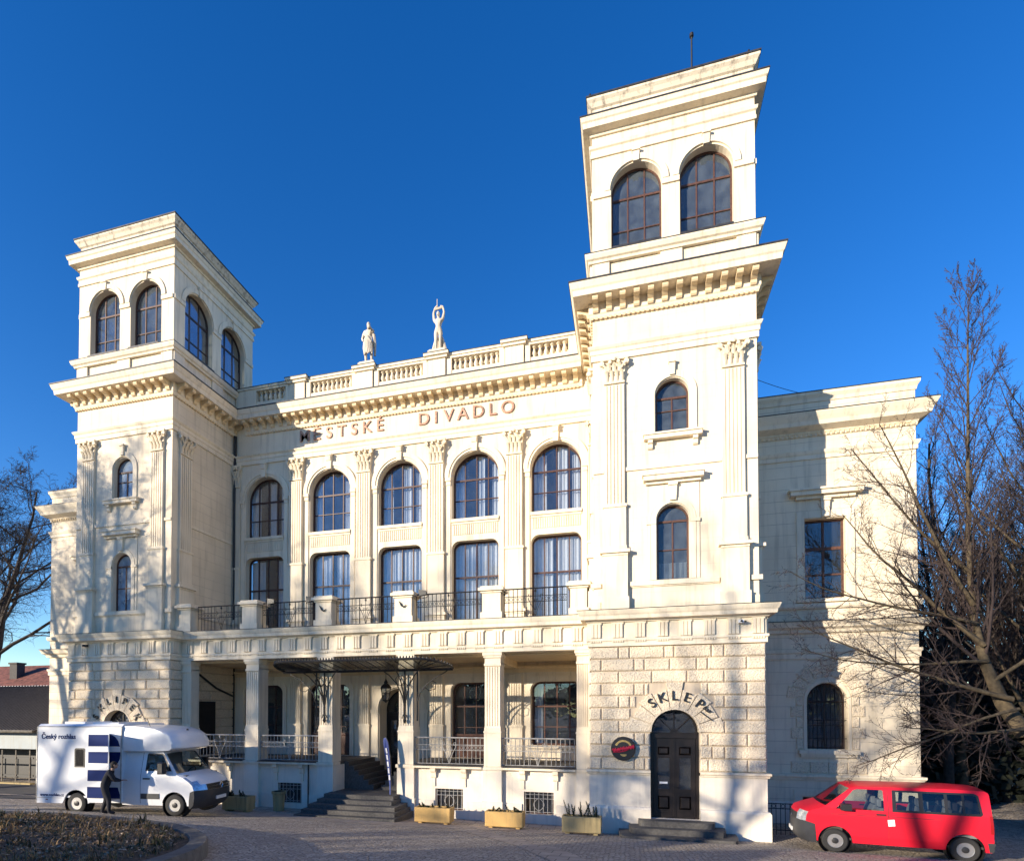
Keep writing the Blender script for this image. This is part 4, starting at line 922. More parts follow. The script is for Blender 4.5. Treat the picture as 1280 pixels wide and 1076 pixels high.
def planter(x0, x1, y, z, mat, lab1, lab2, seed, hgt=.25, n=9):
    t = thing('planter', lab1, 'planter', ((x0 + x1) / 2, y + .25, z)); hw = (x1 - x0) / 2
    m = MB(); F = lambda u, v: (u, v)
    m.slab(rect(-hw, hw, -.25, .25), [rect(-hw + .06, hw - .06, -.19, .19)], .30, .58, lambda u, v, w: (u, v, w)); m.bevbox(lambda u, v, w: (u, -.25 + w, v), -hw + .002, hw - .002, .06, .582, -.018, .1, .02)
    m.box(-hw + .01, hw - .01, -.245, .245, .06, .32); m.build('trough', M[mat], t)
    m = MB(); 
    for s in (-1, 1): m.box(s * hw * .72 - .07, s * hw * .72 + .07, -.2, .2, -.04, .06)
    m.pieces('foot', M[mat], t)
    m = MB(); m.box(-hw + .065, hw - .065, -.185, .185, .45, .53); m.build('soil', M['soil'], t)
    rnd = random.Random(seed); m = MB()
    for k in range(n):
        bx, by = rnd.uniform(-hw + .12, hw - .12), rnd.uniform(-.14, .12); h = hgt * rnd.uniform(.6, 1.3); dx, dy = rnd.uniform(-.2, .2), rnd.uniform(-.16, .1)
        m.tube([(bx, by, .0), (bx + dx * .5, by + dy * .5, h * .6), (bx + dx, by + dy, h)], [.012, .009, .004], 4)
        for q in range(60):
            f = .12 + .88 * q / 60; a = rnd.random() * 6.28; L = .13 * (1.15 - f); c = Vector((bx + dx * f, by + dy * f, h * f)); e = c + Vector((cos(a) * L, sin(a) * L, .05))
            s_ = Vector((-sin(a), cos(a), 0)) * .016; m.add([tuple(c - s_), tuple(c + s_), tuple(e)], [(0, 1, 2)])
    o = m.build('conifer_sprigs', M['conifer']); o.location = ((x0 + x1) / 2, y + .25, z + .52); tag(o, lab2, 'plant', 'evergreen sprigs in the concrete planters')
planter(2.77, 4.14, -1.05, .15, 'planter', 'yellow concrete planter nearest the entrance steps on their right', 'evergreen sprigs in the yellow planter nearest the entrance steps', 1, .16, 8)
planter(5.40, 6.77, -.95, .10, 'planter', 'yellow concrete planter in front of the pillar between the two cellar windows', 'evergreen sprigs in the planter between the two right cellar windows', 2, .2, 8)
planter(8.16, 9.46, -1.3, .12, 'planterold', 'mossy brown concrete planter left of the cellar door steps', 'tall spiky evergreen sprigs in the mossy planter by the cellar door steps', 3, .42, 12)
planter(-5.15, -4.0, -1.5, .31, 'planterold', 'shaded concrete planter just in front of the white van bonnet', 'dark evergreen sprigs in the shaded planter by the white van', 4, .24, 10)
t = thing('litter_bin', 'small round concrete litter bin by the shaded porch wall', 'bin', (-3.55, -.12, .12))
m = MB(); m.lathe([(.20, 0), (.21, .05), (.25, .72), (.29, .74), (.29, .84), (.24, .84), (.22, .7), (.05, .68)], (0, 0, 0), 16); m.build('drum', M['planterold'], t, smooth=40)
m = MB(); m.lathe([(.225, .70), (.23, .835), (.20, .835), (.2, .7)], (0, 0, 0), 16); m.build('liner', M['black'], t, smooth=40)
for x, s, lab in ((-2.45, 1, 'small black floodlight on the balcony rail just before the third pedestal from the left'), (2.55, 1, 'small black floodlight on the balcony rail just past the fourth pedestal from the left'), (-5.3 + 1.0, -1, 'small black floodlight on the balcony rail just past the second pedestal from the left')):
    t = thing('floodlight', lab, 'floodlight', (x, PY - .1, 8.86))
    m = MB(); m.prism([(-.16, -.09), (.16, -.05), (.16, .1), (-.16, .16)], lambda a, z: (a, -.12, z), lambda a, z: (a * .8, .1, z * .8)); m.build('housing', M['black'], t)
    m = MB(); m.tube([(-.18, 0, 0), (-.19, 0, -.12), (0, .05, -.16), (.19, 0, -.12), (.18, 0, 0)], .015, 5); m.build('bracket', M['iron'], t)
for x, z, lab in ((13.95, 7.19, 'small white security camera on the frieze at the right end of the right tower'), (-13.6, 7.22, 'small security camera on the frieze at the left end of the left tower')):
    t = thing('security_camera', lab, 'camera', (x, -.25, z)); m = MB(); m.box(-.08, .08, -.12, .05, -.05, .05); m.tube([(.02, .08, 0), (.02, -.0, 0)], .03, 6); m.build('housing', M['curtain'] if x > 0 else M['black'], t)
    m = MB(); m.lathe([(.035, 0), (.035, -.05), (.01, -.055)], (.0, -.12, 0), 10, 'y'); m.lathe([(.03, 0), (.03, -.1), (.01, -.11)], (.13, -.03, -.01), 10, 'y'); m.build('lens', M['black'], t)
m = MB(); m.tube([(14.65 + (19.6 - 14.65) * k / 12, 3.0 + 1.2 * k / 12, 16.75 - .45 * k / 12 - .35 * sin(pi * k / 12) + .55 * (1 - k / 12)) for k in range(13)], .012, 4)
tag(m.build('overhead_cable', M['black']), 'thin black cable strung from the right tower to the wing roof', 'cable')
m = MB()
for a, b in ((15.0, 16.6), (16.62, 18.4)):
    n = int((b - a) / .145)
    for k in range(n + 1): m.tube([(a + (b - a) * k / n, 1.2, -.1), (a + (b - a) * k / n, 1.2, 1.05)], .012, 5)
    for z in (.12, .86, 1.03): m.tube([(a, 1.2, z), (b, 1.2, z)], .016, 5)
    for k in range(n): 
        if k % 2: m.tube([(a + (b - a) * (k + .5) / n + .06 * cos(q * pi / 4), 1.2, .945 + .06 * sin(q * pi / 4)) for q in range(9)], .009, 4, False)
tag(m.build('iron_grille_fence', M['iron']), 'low black iron fence between the right tower and the red van', 'fence')
# ------------------------------------------------------------------ vehicles
M['red'] = plain('red_car_paint', (.60, .012, .03), .42, var=.02, spec=.25, coat=.2)
M['white'] = plain('white_car_paint', (.78, .79, .80), .35, var=.02, spec=.5, coat=.6)
M['plastic'] = plain('dark_grey_bumper_plastic', (.035, .037, .042), .5, var=.15)
M['tyre'] = plain('black_tyre', (.018, .018, .018), .8, var=.2); M['rim'] = plain('steel_wheel', (.42, .42, .42), .35, metal=.7, var=.1); M['rimdark'] = plain('dark_hub', (.04, .04, .042), .4, metal=.4)
M['lamp'] = plain('clear_lamp', (.62, .66, .70), .12, metal=.65, var=.25, scale=14); M['chrome'] = plain('chrome', (.7, .7, .7), .15, metal=1, var=.03)
M['tail'] = plain('tail_lamp_red', (.30, .01, .012), .2, coat=.5); M['seat'] = plain('grey_seat_cloth', (.22, .22, .24), .9); M['plate'] = plain('number_plate_white', (.72, .72, .70), .5)
M['logo'] = plain('dark_blue_vinyl', (.004, .018, .105), .7, var=.05, spec=.15)
def sheet(outline, holes, cuts, T):                             # flat outline cut at given heights and bent to T(x, z)
    a = MB(); a.slab(outline, holes, 0, .0001, lambda u, v, w: (u, 0, v))
    bm = bmesh.new(); vs = [bm.verts.new(v) for v in a.v]
    for f in a.f:
        try: bm.faces.new([vs[i] for i in f])
        except ValueError: pass
    bmesh.ops.remove_doubles(bm, verts=bm.verts, dist=.0006)
    for z in cuts: bmesh.ops.bisect_plane(bm, geom=bm.verts[:] + bm.edges[:] + bm.faces[:], plane_co=(0, 0, z), plane_no=(0, 0, 1))
    bm.verts.index_update(); V = [T(v.co.x, v.co.z) for v in bm.verts]; Fc = []; seen = set()
    for f in bm.faces:
        k = frozenset(v.index for v in f.verts)
        if len(k) > 2 and k not in seen: seen.add(k); Fc.append([v.index for v in f.verts])
    bm.free(); return V, Fc
def interp(tab, x):
    for (a, b), (c, d) in zip(tab[:-1], tab[1:]):
        if x <= c: return b + (d - b) * clamp((x - a) / (c - a), 0, 1)
    return tab[-1][1]
LAT = [-1, -.93, -.8, -.62, -.35, 0, .35, .62, .8, .93, 1]
def skin_grid(prof, HW, assign):
    """prof rows: (x, z, plan rounding, crown). returns face sets by key and the side edge (x, z)"""
    rows = []; edge = []
    for x, z, rd, cr in prof:
        ze = z - cr; edge.append((x - rd, ze)); w = HW(ze)
        rows.append([(x - rd * abs(t) ** 3, w * t, z - cr * abs(t) ** 3) for t in LAT])
    out = {}
    for i in range(len(rows) - 1):
        for j in range(len(LAT) - 1):
            k = assign(i, (LAT[j] + LAT[j + 1]) / 2); out.setdefault(k, MB()).add([rows[i][j], rows[i][j + 1], rows[i + 1][j + 1], rows[i + 1][j]], [(0, 1, 2, 3)])
    return out, edge
def arc_notch(cx, cz, r, zb, n=14):                             # points over a wheel, running towards +x
    a0 = math.asin(clamp((zb - cz) / r, -1, 1)); return [(cx - r * cos(a0 + (pi - 2 * a0) * k / n), cz + r * sin(a0 + (pi - 2 * a0) * k / n)) for k in range(n + 1)]
def wheel(par, x, y, r, side, style):
    s = side; t = MB(); W = .21
    t.lathe([(r * .60, -W * .5), (r * .9, -W * .5), (r * .985, -W * .38), (r, -W * .2), (r, W * .2), (r * .985, W * .38), (r * .9, W * .5), (r * .60, W * .5)], (x, y, r), 32, 'y', False); w = t.build('wheel', M['tyre'], par, smooth=40)
    m = MB(); P = [(r * .64, W * .42), (r * .60, W * .50), (r * .56, W * .42), (r * .50, W * .22), (r * .40, W * .34), (r * .22, W * .40), (r * .20, W * .5), (.02, W * .52)]
    m.lathe([(a, b * s) for a, b in P], (x, y, r), 28, 'y'); rm = m.build('rim', M['rim'], w, smooth=30)
    m = MB()
    for k in range(12):
        a = 2 * pi * k / 12; m.lathe([(.03, 0), (.03, W * .03 * s), (.0, W * .04 * s)], (x + r * .45 * cos(a), y + W * .29 * s, r + r * .45 * sin(a)), 8, 'y')
    m.lathe([(r * .26, W * .40 * s), (r * .24, W * .52 * s), (r * .12, W * .56 * s), (.01, W * .57 * s)], (x, y, r), 16, 'y'); m.build('hub_cap', M['rimdark'], rm, smooth=30)
    return w
def seat(par, x, y, w=.46, head=True, z=.55):
    m = MB(); m.prism([(-.25, 0), (.27, .02), (.28, .14), (-.2, .12)], lambda a, b: (x + a, y - w / 2, z + b), lambda a, b: (x + a, y + w / 2, z + b))
    m.prism([(-.26, .08), (-.14, .10), (-.22, .55), (-.27, .68), (-.36, .68), (-.36, .5)], lambda a, b: (x + a, y - w / 2, z + b), lambda a, b: (x + a, y + w / 2, z + b))
    o = m.build('seat', M['seat'], par)
    if head:
        m = MB(); m.bevbox(lambda u, v, q: (x - .25 - q, y + u, z + v), -w * .3, w * .3, .71, .92, -.02, .08, .03); m.build('headrest', M['seat'], o)
def vmap(v): return v

# red passenger van: +x is its front, wheels at x = +-1.5
t = thing('passenger_van', 'bright red passenger van with grey bumpers parked beside the right wing', 'van', (17.68, -1.27, .17), radians(173))
cx_ = lambda q: [((x if x > -1 else -1 + (x + 1) * .74), *r) for x, *r in q]
HWr = lambda z: interp([(.2, .86), (.5, .915), (1.05, .925), (1.3, .90), (1.6, .835), (1.82, .775), (1.95, .72)], z)
pr = [(2.36, .24, .26, 0), (2.46, .34, .26, 0), (2.50, .55, .26, 0), (2.49, .86, .25, 0), (2.46, 1.05, .24, .02), (2.39, 1.16, .22, .03), (2.20, 1.24, .18, .04), (1.94, 1.33, .15, .05), (1.84, 1.37, .15, .05), (1.36, 1.76, .15, .05), (1.20, 1.88, .12, .05), (.95, 1.945, .02, .06), (-.4, 1.98, 0, .06), (-1.6, 1.98, 0, .06), (-2.32, 1.96, 0, .06), (-2.44, 1.91, -.02, .05), (-2.47, 1.82, -.03, .02), (-2.52, 1.30, -.05, 0), (-2.56, 1.05, -.06, 0), (-2.57, .66, -.06, 0), (-2.60, .48, -.06, 0), (-2.56, .30, -.05, 0)]
pr = cx_(pr)
def asr(i, tt):
    a = abs(tt)
    if i < 3: return 'bumper'
    if i == 3: return 'lamp' if .5 < a else 'grille'
    if i == 4: return 'lamp' if .65 < a else 'body'
    if i in (8, 9): return 'glass' if a < .93 else 'body'
    if i == 16 and a < .8: return 'rear'
    if i >= 19: return 'bumper'
    return 'body'
g, ed_ = skin_grid(pr, HWr, asr)
body = g['body']; TOPZ = 1.905
side_o = [p for p in ed_[3:20]]
side_o = [(ed_[3][0], .80)] + ed_[3:20] + [(ed_[19][0], .66)]
WZ = .34; sill = .30
lower = [(-2.0, sill)] if 0 else []
pts = ed_[3:20]
pts = [(x, z) for x, z in pts] + [(-2.11, .62), (-2.07, .30)] + arc_notch(-1.5, WZ, .42, .30) + arc_notch(1.5, WZ, .42, .30) + [(1.96, .30), (2.0, .78)]
drv = [(1.48, 1.26), (1.40, 1.34), (1.02, 1.80), (.92, 1.83), (.33, 1.83), (.31, 1.80), (.31, 1.26)]
band = cx_([(.12, 1.25), (.10, 1.84), (-2.0, 1.84), (-2.12, 1.78), (-2.20, 1.30), (-2.14, 1.25)])
wins = [[(.02, 1.31), (.02, 1.79), (-.50, 1.79), (-.50, 1.31)], [(-.60, 1.31), (-.60, 1.79), (-1.10, 1.79), (-1.10, 1.31)], [(-1.20, 1.31), (-1.20, 1.79), (-1.62, 1.79), (-1.62, 1.31)], [(-1.70, 1.31), (-1.70, 1.79), (-1.95, 1.79), (-2.05, 1.75), (-2.12, 1.34), (-2.10, 1.31)]]
wins = [cx_(w) for w in wins]
ZC_ = [.4, .5, .8, 1.05, 1.3, 1.45, 1.6, 1.72, 1.82]
for s in (-1, 1):
    body.add(*sheet(pts, [drv, band], ZC_, lambda x, z: (x, s * HWr(z), z)))
bo = body.build('body', M['red'], t, smooth=35)
for k, nm, mt in (('bumper', 'bumper', 'plastic'), ('grille', 'grille', 'black'), ('glass', 'windscreen', 'carglass'), ('rear', 'rear_window', 'tintglass')): 
    if k == 'bumper':
        for s in (-1, 1): g[k].add(*sheet([ed_[3], ed_[2], ed_[1], ed_[0], (1.965, .24), (1.965, .30), (2.005, .785)], [], [.5], lambda x, z: (x, s * HWr(z), z))); g[k].add(*sheet([ed_[19], ed_[20], ed_[21], (-2.075, .302), (-2.115, .622)], [], [.5], lambda x, z: (x, s * HWr(z), z)))
    (g[k].pieces if k == 'bumper' else g[k].build)(nm, M[mt], t, smooth=35)
for s in (-1, 1):
    h = MB(); 
    for i in range(0, len(g['lamp'].v), 4):
        q = g['lamp'].v[i:i + 4]
        if (sum(v[1] for v in q) > 0) == (s > 0): h.add(q, [(0, 1, 2, 3)])
    h.build('headlight', M['lamp'], t, smooth=35)
    m = MB(); m.add(*sheet([(-2.02, .31), (-2.09, .31), (-2.14, .56), (-1.97, .56)], [], [.4, .5], lambda x, z: (x, s * (HWr(z) + .003), z))); m.build('bumper_end', M['plastic'], t)
    m = MB(); m.add(*sheet(band, wins, ZC_, lambda x, z: (x, s * (HWr(z) + .002), z))); m.build('window_trim', M['black'], t)
    for i, w in enumerate(wins): m = MB(); m.add(*sheet(w, [], ZC_, lambda x, z: (x, s * (HWr(z) - .004), z))); m.build('side_window', M['tintglass'] if i > 1 else M['carglass'], t)
    m = MB(); m.add(*sheet(drv, [], ZC_, lambda x, z: (x, s * (HWr(z) - .004), z))); m.build('front_side_window', M['carglass'], t)
    m = MB(); m.box(1.12, 1.38, min(s * .93, s * 1.10), max(s * .93, s * 1.10), 1.24, 1.42); m.tube([(1.25, s * .88, 1.27), (1.25, s * 1.0, 1.27)], .04, 6); m.build('wing_mirror', M['black'], t)
    m = MB(); m.ub(lambda u, v, w: (u, s * (HWr(v) - w), v), .28, .50, 1.135, 1.175, -.03, .01); m.build('door_handle', M['black'], t)
    m = MB(); m.add(*sheet([(.205, .42), (.217, .42), (.217, 1.84), (.205, 1.84)], [], ZC_, lambda x, z: (x, s * (HWr(z) + .0015), z)))
    m.add(*sheet([(-1.0, 1.10), (1.6, 1.10), (1.6, 1.112), (-1.0, 1.112)], [], ZC_, lambda x, z: (x, s * (HWr(z) + .0015), z))); m.add(*sheet([(-2.4, .60), (2.0, .60), (2.0, .612), (1.95, .612), (1.9, .612), (-2.4, .612)], [], [], lambda x, z: (x, s * (HWr(z) + .001), z))) if 0 else None
    m.build('door_seam', M['black'], t)
    m = MB(); m.add(*sheet(cx_([(-2.40, .80), (-2.50, .80), (-2.465, 1.28), (-2.38, 1.28)]), [], [1.05], lambda x, z: (x, s * (HWr(z) + .004), z))); m.build('tail_lamp', M['tail'], t)
    for x in (-1.5, 1.5):
        wheel(t, x, s * .80, .335, s, 0)
        m = MB(); m.lathe([(.43, -.30), (.43, .0), (.01, -.02), (.01, -.3)] if 0 else [(.425, 0), (.425, -.28 * s), (.01, -.28 * s)], (x, s * (HWr(.5) - .015), WZ), 24, 'y', False); m.build('wheel_arch', M['black'], t)
m = MB(); m.add(*sheet([(.06, .86), (.22, .84), (.24, 1.02), (.08, 1.04)], [], [], lambda x, z: (x, HWr(z) + .003, z))); m.build('white_sticker', M['flagwhite'], t)
m = MB(); m.box(-2.0, 1.9, -.8, .8, .36, .42); m.box(1.3, 1.85, -.8, .8, .42, 1.22); m.build('cabin_floor', M['dark'], t)
m = MB(); m.ub(lambda u, v, w: (2.51 - w, u, v), -.26, .26, .44, .55, -.012, .02); m.build('number_plate', M['plate'], t)
m = MB(); m.lathe([(.06, -.01), (.06, .012), (.045, .014)], (2.475, 0, .88), 16, 'x'); m.build('badge', M['chrome'], t)
m = MB(); m.tube([(1.12 + .17 * sin(a * pi / 8) * .4, .38 + .17 * cos(a * pi / 8), 1.24 + .17 * sin(a * pi / 8)) for a in range(17)], .014, 5); m.build('steering_wheel', M['black'], t)
for x, ys in ((.62, (.42, -.2, -.55)), (-.45, (.5, .0, -.5)), (-1.1, (.5, 0, -.5)), (-1.62, (.5, 0, -.5))):
    for y in ys: seat(t, x, y, z=.62)

# white broadcast van: +x is its front, wheels at x = +-1.85
t = thing('box_van', 'white box van with blue stripe logo and luton cab roof parked before the left tower', 'van', (-6.42, -3.86, .70), radians(7))
HWw = lambda z: interp([(.2, .92), (.5, .98), (1.15, .99), (1.4, .96), (1.8, .88), (2.2, .80)], z)
pr = [(2.70, .24, .30, 0), (2.84, .36, .32, 0), (2.92, .60, .34, 0), (2.90, .86, .34, 0), (2.84, 1.06, .34, .03), (2.73, 1.20, .36, .05), (2.45, 1.34, .30, .06), (2.12, 1.44, .22, .06), (2.04, 1.46, .2, .06), (1.50, 2.12, .14, .05), (1.35, 2.2, .06, .03), (.6, 2.22, 0, .03), (-.15, 2.22, 0, .03)]
def asw(i, tt):
    a = abs(tt)
    if i < 3: return 'bumper'
    if i == 3: return 'grille' if a < .62 else ('lamp' if a < .99 else 'body')
    if i == 4: return 'lamp' if .8 < a < .99 else 'body'
    if i == 5: return 'lamp' if .9 < a else 'body'
    if i == 8: return 'glass' if a < .95 else 'body'
    return 'body'
g, ed_ = skin_grid(pr, HWw, asw); body = g['body']
pts = ed_[3:] + [(-.15, .42), (-.1, .34)] + [(1.30, .34)] + arc_notch(1.85, .36, .45, .34)[0:] + [(2.36, .34), (2.42, .80)]
drv = [(1.72, 1.50), (1.66, 1.60), (1.38, 2.04), (1.28, 2.09), (.76, 2.09), (.74, 2.05), (.74, 1.50)]
ZW = [.5, .8, 1.15, 1.4, 1.6, 1.8, 2.0]
for s in (-1, 1): body.add(*sheet(pts, [drv], ZW, lambda x, z: (x, s * HWw(z), z)))
body.build('cab_body', M['white'], t, smooth=35)
for k, nm, mt in (('bumper', 'bumper', 'plastic'), ('grille', 'grille', 'black'), ('glass', 'windscreen', 'carglass')):
    if k == 'bumper':
        for s in (-1, 1): g[k].add(*sheet([ed_[3], ed_[2], ed_[1], ed_[0], (2.36, .24), (2.36, .34), (2.42, .80)], [], [.5], lambda x, z: (x, s * HWw(z), z)))
    g[k].build(nm, M[mt], t, smooth=35)
m = MB()
for k in (0, 2): m.tube([(2.935 - .012 * k - .33 * abs(y) ** 3, y, .87 + .05 * k) for y in (-.6, -.3, 0, .3, .6)], .010, 4)
m.build('grille_bar', M['chrome'], t)
m = MB(); E0 = lambda a, b: (2.93 - .1 * b, a, .98 + b); m.tube([E0(0, .12), E0(.075, 0), E0(0, -.12), E0(-.075, 0), E0(0, .12)], .02, 5); m.build('badge', M['chrome'], t)
m = MB(); m.ub(lambda u, v, w: (2.93 - w, u, v), -.27, .27, .50, .61, -.012, .03); m.build('number_plate', M['plate'], t)
for s in (-1, 1):
    h = MB()
    for i in range(0, len(g['lamp'].v), 4):
        q = g['lamp'].v[i:i + 4]
        if (sum(v[1] for v in q) > 0) == (s > 0): h.add(q, [(0, 1, 2, 3)])
    h.build('headlight', M['lamp'], t, smooth=35)
    m = MB(); m.add(*sheet(drv, [], ZW, lambda x, z: (x, s * (HWw(z) - .004), z))); m.build('front_side_window', M['carglass'], t)
    m = MB(); m.add(*sheet(drv, [[(1.62, 1.54), (1.35, 2.0), (1.26, 2.05), (.79, 2.05), (.78, 1.54)]], ZW, lambda x, z: (x, s * (HWw(z) + .002), z))); m.build('window_trim', M['black'], t)
    m = MB(); m.bevbox(lambda u, v, w: (u, s * (1.02 + .12 + w * -1), v), 1.38, 1.62, 1.42, 1.82, -.10, .06, .04); m.tube([(1.5, s * .9, 1.5), (1.5, s * 1.1, 1.5)], .04, 6); m.build('wing_mirror', M['black'], t)
    m = MB(); m.ub(lambda u, v, w: (u, s * (HWw(v) - w), v), .70, .94, 1.22, 1.265, -.035, .01); m.build('door_handle', M['black'], t)
    m = MB(); m.ub(lambda u, v, w: (u, s * (HWw(v) - w), v), .62, 1.30, .56, .74, -.02, .01); m.build('door_moulding', M['plastic'], t)
    m = MB(); m.add(*sheet([(.585, .4), (.597, .4), (.597, 2.12), (.585, 2.12)], [], ZW, lambda x, z: (x, s * (HWw(z) + .0015), z))); m.build('door_seam', M['black'], t)
    for x in (-1.78, 1.85):
        wheel(t, x, s * (.86 if x > 0 else .94), .36, s, 0)
        m = MB(); m.lathe([(.445, 0), (.445, -.3 * s), (.01, -.3 * s)], (x, s * (.955 if x > 0 else 1.045), .36), 24, 'y', False); m.build('wheel_arch', M['black'], t)
m = MB(); m.box(.2, 1.95, -.85, .85, .40, .46); m.box(1.7, 2.2, -.85, .85, .46, 1.36); m.box(-.14, -.08, -.9, .9, .4, 2.2); m.build('cabin_floor', M['dark'], t)
for y in (.5, -.1, -.5): seat(t, .55, y, z=.78)
m = MB(); m.tube([(1.45 + .2 * sin(a * pi / 8) * .5, .45 + .2 * cos(a * pi / 8), 1.35 + .17 * sin(a * pi / 8)) for a in range(17)], .016, 5); m.build('steering_wheel', M['black'], t)
# box body
BX0, BX1, BH = -3.30, -.06, 1.07
bxo = [(BX1, .42), (BX1, 3.0), (BX0, 3.0), (BX0, .36), (-2.30, .36)] + arc_notch(-1.78, .36, .47, .36)[1:] + [(-1.25, .40)]
m = MB()
for s in (-1, 1): m.slab(bxo, [], 0, .04, lambda u, v, w: (u, s * (BH - w), v))
m.prism([(-BH + .12, 3.09), (-BH, 3.0), (-BH, .4), (BH, .4), (BH, 3.0), (BH - .12, 3.09)], lambda y, z: (BX0 + .002, y * .999, z if z > 1 else .38), lambda y, z: (BX0 + .05, y * .999, z if z > 1 else .38))
m.prism([(-BH + .12, 3.09), (-BH, 3.001), (-BH + .05, 2.98), (BH - .05, 2.98), (BH, 3.001), (BH - .12, 3.09)], lambda y, z: (BX0 + .004, y, z), lambda y, z: (BX1 - .004, y, z))
m.box(BX1 - .05, BX1 - .003, -BH + .045, BH - .045, .44, 2.99); m.box(BX0 + .06, BX1 - .06, -BH + .05, BH - .05, .55, .62)
bx = m.build('box_body', M['white'], t)
m = MB(); 
for s in (-1, 1): m.tube([(BX0 + .02, s * (BH + .004), 3.0), (BX1 - .02, s * (BH + .004), 3.0)], .016, 5); m.tube([(BX0, s * BH, .40), (BX0, s * BH, 3.0)], .018, 5); m.tube([(BX1 - .01, s * BH, .42), (BX1 - .01, s * BH, 3.0)], .022, 5)
m.pieces('edge_trim', M['greyiron'], bx)
m = MB(); m.box(-2.7, -1.9, -.6, .6, 3.09, 3.16); m.box(-1.5, -.5, -.7, .7, 3.09, 3.14); m.build('roof_hatch', M['white'], bx)
SIDE = lambda u, v, w: (u, -BH + w, v)
m = MB(); m.slab(roundtop(.20, 1.60, 2.26, .06, cu=-1.64), [], -.012, .01, SIDE); sw_ = m.build('side_window', M['black'], bx)
m = MB(); m.slab(roundtop(.155, 1.65, 2.21, .05, cu=-1.64), [], -.016, -.011, SIDE); m.build('pane', M['tintglass'], sw_)
lg = MB(); lx_ = lambda q: [(-1.32 + (x + 1.9) * .86, z) for x, z in q]
lg.slab(lx_([(-1.90, 2.33), (-.50, 2.33), (-.58, 2.52), (-.72, 2.66), (-.88, 2.73), (-1.90, 2.73)]), [], -.004, .01, SIDE)
lg.slab(lx_([(-1.90, 1.75), (-.60, 1.75), (-.50, 1.90), (-.47, 2.14), (-1.90, 2.14)]), [], -.004, .01, SIDE)
lg.slab(lx_([(-1.92, 1.14), (-.70, 1.14), (-.86, 1.52), (-1.92, 1.52)]), [], -.004, .01, SIDE)
lg.slab(lx_([(-1.93, .56), (-.42, .56), (-.58, .94), (-1.93, .94)]), [], -.004, .01, SIDE)
lg.build('stripe_logo', M['logo'], bx)
m = MB(); m.text('Český rozhlas', .235, lambda x, y, z: (-3.14 + x, -BH - .006 - z, 2.58 + y), .004, .004, 'LEFT'); m.build('lettering', M['logo'], bx)
m = MB(); m.text('www.rozhlas.cz', .145, lambda x, y, z: (-3.16 + x, -BH - .006 - z, .60 + y), .004, .001, 'LEFT'); m.build('lettering', M['logo'], bx)
m = MB(); da = radians(-41 - 7); hx = -.56
m.prism([(0, .50), (.78, .50), (.78, 2.78), (0, 2.78)], lambda a, z: (hx + a * cos(da), -BH - .01 + a * sin(da), z), lambda a, z: (hx + a * cos(da) - .04 * sin(da), -BH - .01 + a * sin(da) + .04 * cos(da) - .02, z)); m.build('open_door', M['white'], bx)
# luton cap over the cab
HWc = lambda z: interp([(2.1, .98), (2.4, 1.03), (2.8, 1.03), (3.02, .99)], z)
pr = [(.6, 2.17, 0, 0), (1.3, 2.18, .05, 0), (1.92, 2.20, .26, 0), (2.06, 2.28, .30, 0), (2.05, 2.46, .30, .02), (1.90, 2.72, .28, .04), (1.62, 2.88, .22, .05), (1.2, 2.98, .1, .05), (.5, 3.05, 0, .05), (-.05, 3.07, 0, .05)]
g2, ed2 = skin_grid(pr, HWc, lambda i, tt: 'b'); cap_ = g2['b']
for s in (-1, 1): cap_.add(*sheet([(-.05, 2.17)] + ed2, [], [2.3, 2.4, 2.6, 2.8], lambda x, z: (x, s * HWc(z), z)))
cap_.build('luton_cap', M['white'], t, smooth=40)
m = MB(); m.tube([(.75, -.72, 2.95), (.62, -.74, 3.28)], .012, 5); m.lathe([(0, 0), (.04, 0), (.03, .05), (0, .06)], (1.75, -.2, 2.86), 8); m.pieces('antenna', M['black'], t)
m = MB()
for s in (-1, 1):
    for x in (-2.9, -.5): m.ub(lambda u, v, w: (u, s * (BH - w), v), x - .04, x + .04, .47, .50, -.008, .005)
m.pieces('marker_lamp', M['tail'], bx)
m = MB()
for s in (-1, 1): m.ub(lambda u, v, w: (u, s * (BH - w), v), BX0 + .02, -2.32, .535, .55, -.004, .005); m.ub(lambda u, v, w: (u, s * (BH - w), v), -1.22, BX1 - .03, .535, .55, -.004, .005)
m.pieces('skirt_seam', M['greyiron'], bx)
# person reaching into the van door
M['coat'] = plain('black_clothing', (.02, .02, .025), .9, var=.3); M['skin'] = plain('skin', (.42, .26, .19), .6); M['hair'] = plain('dark_hair', (.02, .015, .012), .8)
gx, gy = -6.40, -5.5
t = thing('person', 'person in black clothes leaning into the open side door of the white van', 'person', (gx, gy, ground(gx, gy)), radians(-38))
J = dict(pelvis=(0, 0, .93, .165, .13), waist=(.03, .05, 1.1, .16, .12), chest=(.10, .12, 1.30, .19, .14), neckb=(.17, .18, 1.46, .085), neck=(.20, .20, 1.51, .06), shl=(-.06, .15, 1.41, .085), shr=(.29, .12, 1.39, .085),
         hipl=(-.10, 0, .87, .115), kneel=(-.11, .06, .49, .078), ankl=(-.11, -.06, .09, .058), toel=(-.17, -.12, .04, .05), hipr=(.11, .0, .87, .115), kneer=(.12, .12, .49, .078), ankr=(.12, .12, .09, .058), toer=(.25, -.08, .04, .05),
         ell=(-.12, .26, 1.16, .06), wrl=(.04, .42, 1.10, .045), elr=(.36, .24, 1.14, .06), wrr=(.26, .45, 1.12, .045))
J['toel'] = (-.12, .12, .04, .05); J['toer'] = (.13, .30, .04, .05)
